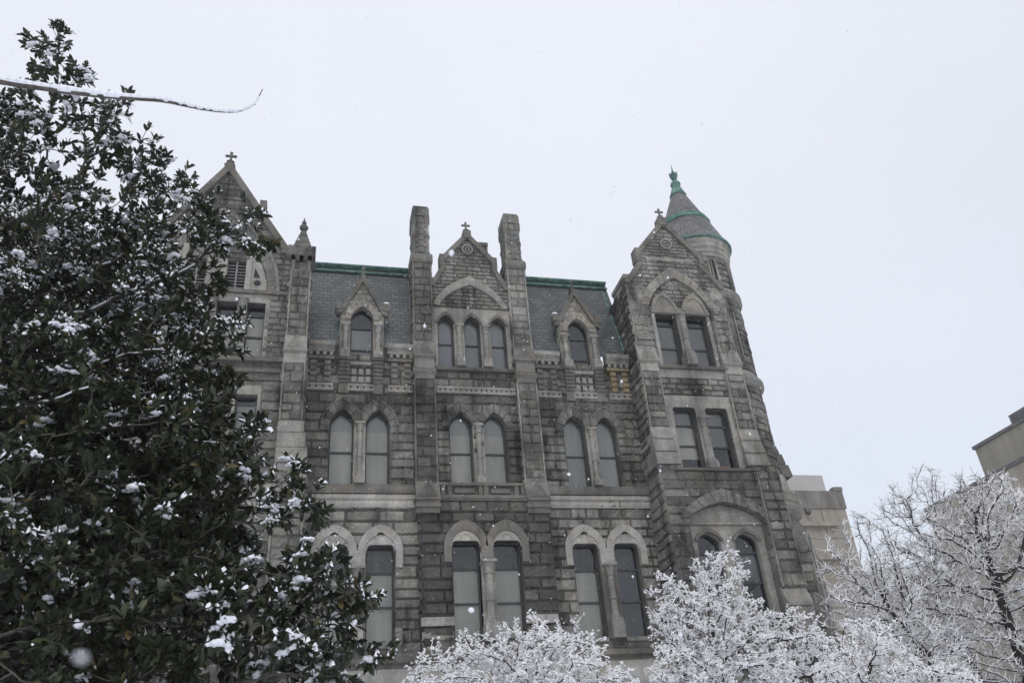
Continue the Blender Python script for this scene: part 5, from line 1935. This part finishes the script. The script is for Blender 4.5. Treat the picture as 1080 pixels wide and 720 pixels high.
bsnow = Raw()
wc, wd_, wsn = [], [], []
NEAR, NEAR2 = np.array(at(30, 565, 7.3)), np.array(at(150, 425, 8.0))
for k in range(1, len(N)):
    if r[k] > 0.028 or N[k][2] < 1.5:
        continue
    tipn = ch[k] == 0
    if not tipn and rn.rand() > 0.7:
        continue
    b = N[k]
    d = b - N[par[k]]
    d = d / np.linalg.norm(d)
    hgt = b[2]
    ps = min(0.95, max(0.06, 0.10 + 0.8 * (hgt - 5.6) / 2.6))
    if b[0] > -0.75 and hgt < 5.6:
        ps = 0.55
    if np.linalg.norm(b - NEAR) < 0.75 or np.linalg.norm(b - NEAR2) < 0.5:
        ps = 0.5
    low_out = ps > 0.45 and hgt < 6
    snowy_c = rn.rand() < ps
    for w_i in range(MAGW if tipn else 2):
        if w_i:
            dv = d + rn.normal(0, 0.8, 3) + np.array((0, 0, 0.15))
            dv /= np.linalg.norm(dv)
            c0 = b + dv * rn.uniform(0.07, 0.2)
            seg_tube(wood, b, c0, 0.005, 0.004, 3)
        else:
            dv, c0 = d, b
        wc.append(c0)
        wd_.append(dv)
        wsn.append(snowy_c or rn.rand() < 0.25 * ps)
        if snowy_c and rn.rand() < (0.12 if hgt > 6 else 0.24 if low_out else 0.3):
            s = rn.uniform(0.03, 0.06)
            ax = np.array((d[0], d[1], 0)) + rn.normal(0, 0.3, 3) * (1, 1, 0.1)
            ax /= np.linalg.norm(ax) + 1e-6
            Ls = rn.uniform(0.06, 0.2)
            n_s = int(5 + Ls * 40)
            for q in np.linspace(-0.5, 0.5, n_s):
                e_ = s * (1 - 1.3 * abs(q)) * rn.uniform(0.75, 1.15) + 0.008
                lump(bsnow, c0 + ax * q * Ls + np.array((rn.normal(0, s * 0.3), rn.normal(0, s * 0.3), s * 0.3 - abs(q) * 0.05)), e_, e_ * 0.9, e_ * 0.6, rn, True)
wc, wd_, wsn = np.array(wc), np.array(wd_), np.array(wsn)
K = 10
nW = len(wc)
u = unit(np.cross(wd_, rn.normal(size=(nW, 3))))
w = np.cross(wd_, u)
a = (2.4 * np.arange(K))[None] + rn.uniform(-0.4, 0.4, (nW, K))
el = rn.uniform(0.25, 1.15, (nW, K)) * 1.1
rad_ = u[:, None] * np.cos(a)[..., None] + w[:, None] * np.sin(a)[..., None]
ld = unit(wd_[:, None] * np.cos(el)[..., None] + rad_ * np.sin(el)[..., None] + np.array((0, 0, 0.08)))
upx = wd_[:, None] * 0.8 + np.array((0, 0, 0.9)) + rn.normal(0, 0.25, (nW, K, 3))
cc = wc[:, None] + wd_[:, None] * rn.uniform(-0.05, 0.03, (nW, K, 1))
ln = rn.uniform(0.07, 0.14, (nW, K))
wdt = ln * rn.uniform(0.36, 0.46, (nW, K))
tone = np.clip(rn.normal(0.42, 0.2, (nW, K)), 0, 1)
old = rn.rand(nW, K) < 0.03
tone[old] = rn.uniform(0.85, 1, old.sum())
keep = rn.rand(nW, K) < 0.9
sn_ = (wsn[:, None] & (rn.rand(nW, K) < (0.35 + 0.6 * np.clip((wc[:, 2:] - 5.3) / 1.6, 0, 1))))[keep]
ld, upx, cc, ln, wdt, tone = (q[keep] for q in (ld, upx, cc, ln, wdt, tone))
sd_ = unit(np.cross(upx, ld))
nn = np.cross(ld, sd_)
v = cc[:, None] + LA[None, :, :1] * (ld * ln[:, None])[:, None] + LA[None, :, 1:2] * (sd_ * wdt[:, None])[:, None] + LA[None, :, 2:] * (nn * wdt[:, None])[:, None]
n_ = len(cc)
tr = (LT[None] + (np.arange(n_) * 8)[:, None, None]).reshape(-1, 3)
print('magnolia leaves', n_)
np_mesh('foliage', v.reshape(-1, 3), tr, np.repeat(tone, 8), 'leaf', MAG)
sn_ &= nn[:, 2] > 0.1
c, d, n3, l, s3 = cc[sn_], ld[sn_] * ln[sn_][:, None], nn[sn_], ln[sn_], sd_[sn_] * (wdt[sn_] * rn.uniform(0.2, 0.46, sn_.sum()))[:, None]
th = rn.uniform(0.014, 0.042, len(c))[:, None] * np.array((0, 0, 1.0))
o6 = n3 * 0.008
qa, qb = rn.uniform(0.1, 0.45, (len(c), 1)), rn.uniform(0.55, 0.9, (len(c), 1))
b0, b1 = c + d * (qa * 0.7 + qb * 0.3) + o6, c + d * (qa * 0.3 + qb * 0.7) + o6
v = np.stack((c + d * qa + o6, b0 + s3, b1 + s3 * 1.1, c + d * qb + o6 * 0.7, b1 - s3 * 1.1, b0 - s3, b0 + th, b1 + th), 1)
tr = (ST[None] + (np.arange(len(c)) * 8)[:, None, None]).reshape(-1, 3)
np_mesh('snow', v.reshape(-1, 3), tr, np.full(len(tr), 0.5), 'snow', MAG)
wo = wood.build('trunk', 'bark_grey', MAG, True)
for k in range(1, len(N)):
    a, b = N[par[k]], N[k]
    if 0.008 < r[k] < 0.07 and abs(b[2] - a[2]) < 0.09 and b[2] > 5:
        seg_tube(bsnow, a + (0, 0, r[k] * 0.9), b + (0, 0, r[k] * 0.9), r[k] * 0.8 + 0.005, r[k] * 0.8 + 0.005, 5)
bsnow.build('snow_clump', 'snow', MAG, True)

# ---------------- bare tree outside the frame whose long branch reaches in
BT = thing('bare_tree', (-6.5, 3.6, 0), 'bare tree at left whose long snow topped branch curves across the sky', 'tree')
mb = MB()
tr = [(-6.5, 3.6, -0.1), (-6.45, 3.6, 1.5), (-6.35, 3.65, 3.2), (-6.4, 3.7, 4.6), (-6.3, 3.7, 6.2), (-6.4, 3.8, 8.5), (-6.2, 3.9, 11)]
rr = [0.26, 0.2, 0.17, 0.14, 0.1, 0.07, 0.02]
for i in range(6):
    mb.tube(tr[i], tr[i + 1], rr[i], rr[i + 1], 12)
for p0, p1, p2, a in (((-6.3, 3.7, 6.2), (-7.5, 3.2, 7.6), (-8.4, 3.0, 9.4), 0.07), ((-6.4, 3.8, 8.3), (-7.0, 4.8, 9.5), (-7.2, 5.4, 10.8), 0.05)):
    mb.tube(p0, p1, a, a * 0.7, 8)
    mb.tube(p1, p2, a * 0.7, a * 0.3, 8)
tb = mb.build('trunk', 'bark_grey', BT, True)
px_pts = [(-120, 62), (-60, 75), (0, 86), (45, 93), (90, 99), (130, 103), (170, 106), (195, 111), (215, 115), (235, 117.5), (252, 117), (264, 112), (271, 105), (277, 94)]
pts = [Vector((-6.35, 3.72, 5.0)), Vector((-5.3, 3.85, 5.25)), Vector((-4.0, 4.0, 5.45))] + [Vector(V(x, y, 4.3)) for x, y in px_pts]
# refine with a smooth curve
fine = []
for i in range(len(pts) - 1):
    p0, p1, p2, p3 = pts[max(0, i - 1)], pts[i], pts[i + 1], pts[min(len(pts) - 1, i + 2)]
    for s in range(5):
        t = s / 5
        fine.append(0.5 * ((2 * p1) + (-p0 + p2) * t + (2 * p0 - 5 * p1 + 4 * p2 - p3) * t * t + (-p0 + 3 * p1 - 3 * p2 + p3) * t ** 3))
fine.append(pts[-1])
mb = MB()
sn = MB()
n = len(fine)
rnb = random.Random(4)
kn = [rnb.uniform(0.8, 1.15) for _ in range(n + 1)]
for i in range(n - 1):
    f0, f1 = i / n, (i + 1) / n
    ra, rb = 0.026 * (1 - f0) ** 1.1 + 0.0026, 0.026 * (1 - f1) ** 1.1 + 0.0026
    mb.tube(fine[i], fine[i + 1], ra, rb, 7)
    if i % 9 == 4 and 0.15 < f0 < 0.7:
        sd2 = rnb.choice((-1, 1))
        t1 = fine[i] + Vector((0.02 + rnb.uniform(0, 0.02), rnb.uniform(-0.02, 0.02), sd2 * rnb.uniform(0.015, 0.03)))
        mb.tube(fine[i], t1, ra * 0.4, 0.002, 5)
    if i % 2 == 0 and f0 > 0.35:
        mb.tube(fine[i], fine[i] + Vector((rnb.uniform(-0.01, 0.02), 0, rnb.choice((-1, 1)) * 0.012)), ra * 0.5, 0.001, 4)
    sa = min(0.03, 0.006 + ra * 1.2) * kn[i]
    sb = min(0.03, 0.006 + rb * 1.2) * kn[i + 1]
    if f0 < 0.93:
        sn.tube(fine[i] + Vector((0, 0, ra * 0.5 + sa * 0.2)), fine[i + 1] + Vector((0, 0, rb * 0.5 + sb * 0.2)), sa, sb, 7)
br = mb.build('branch', 'bark_grey', BT, True)
sn.build('snow', 'snow', br, True)

# ------------------------------------------------------------------ falling snow
rn = np.random.RandomState(77)
fl = Raw()
cnt = 0
while cnt < 21000:
    p = np.array((rn.uniform(-14, 26), rn.uniform(0.9, 30), rn.uniform(0.5, 27)))
    dd = np.linalg.norm(p - np.array((0, 0, 1.6)))
    if dd < 1.6:
        continue
    s = rn.choice((0.005, 0.007, 0.009, 0.012), p=(0.35, 0.35, 0.2, 0.1))
    lump(fl, p, s, s * 0.8, s * 1.1, rn)
    cnt += 1
# a few fat wet flakes drifting close by
for (x, y, Y, s) in ((85, 693, 0.26, 0.0013), (602, 232, 3.2, 0.009), (497, 643, 2.2, 0.008), (600, 500, 3.4, 0.008), (170, 300, 2.0, 0.005), (690, 245, 4.5, 0.008), (675, 290, 4.5, 0.009)):
    lump(fl, np.array(V(x, y, Y)), s * 1.2, s, s * 0.9, rn, True)
f_ = fl.build('falling_snow', 'snow', None)
f_['kind'] = 'stuff'
f_['label'] = 'falling snowflakes drifting in front of the hall'

# ------------------------------------------------------------------ the snowy air
hm = bpy.data.materials.new('snowy_air')
hm.use_nodes = True
n = hm.node_tree
n.nodes.clear()
o = n.nodes.new('ShaderNodeOutputMaterial')
pv = n.nodes.new('ShaderNodeVolumePrincipled')
pv.inputs['Color'].default_value = (0.93, 0.94, 0.96, 1)
pv.inputs['Density'].default_value = 0.0008
pv.inputs['Anisotropy'].default_value = 0.2
n.links.new(pv.outputs[0], o.inputs['Volume'])
MAT['snowy_air'] = hm
mb = MB()
mb.box(-120, 160, -40, 160, -1, 45)
hz = mb.build('haze', 'snowy_air')
hz['kind'] = 'stuff'
hz['label'] = 'pale air thick with falling snow'
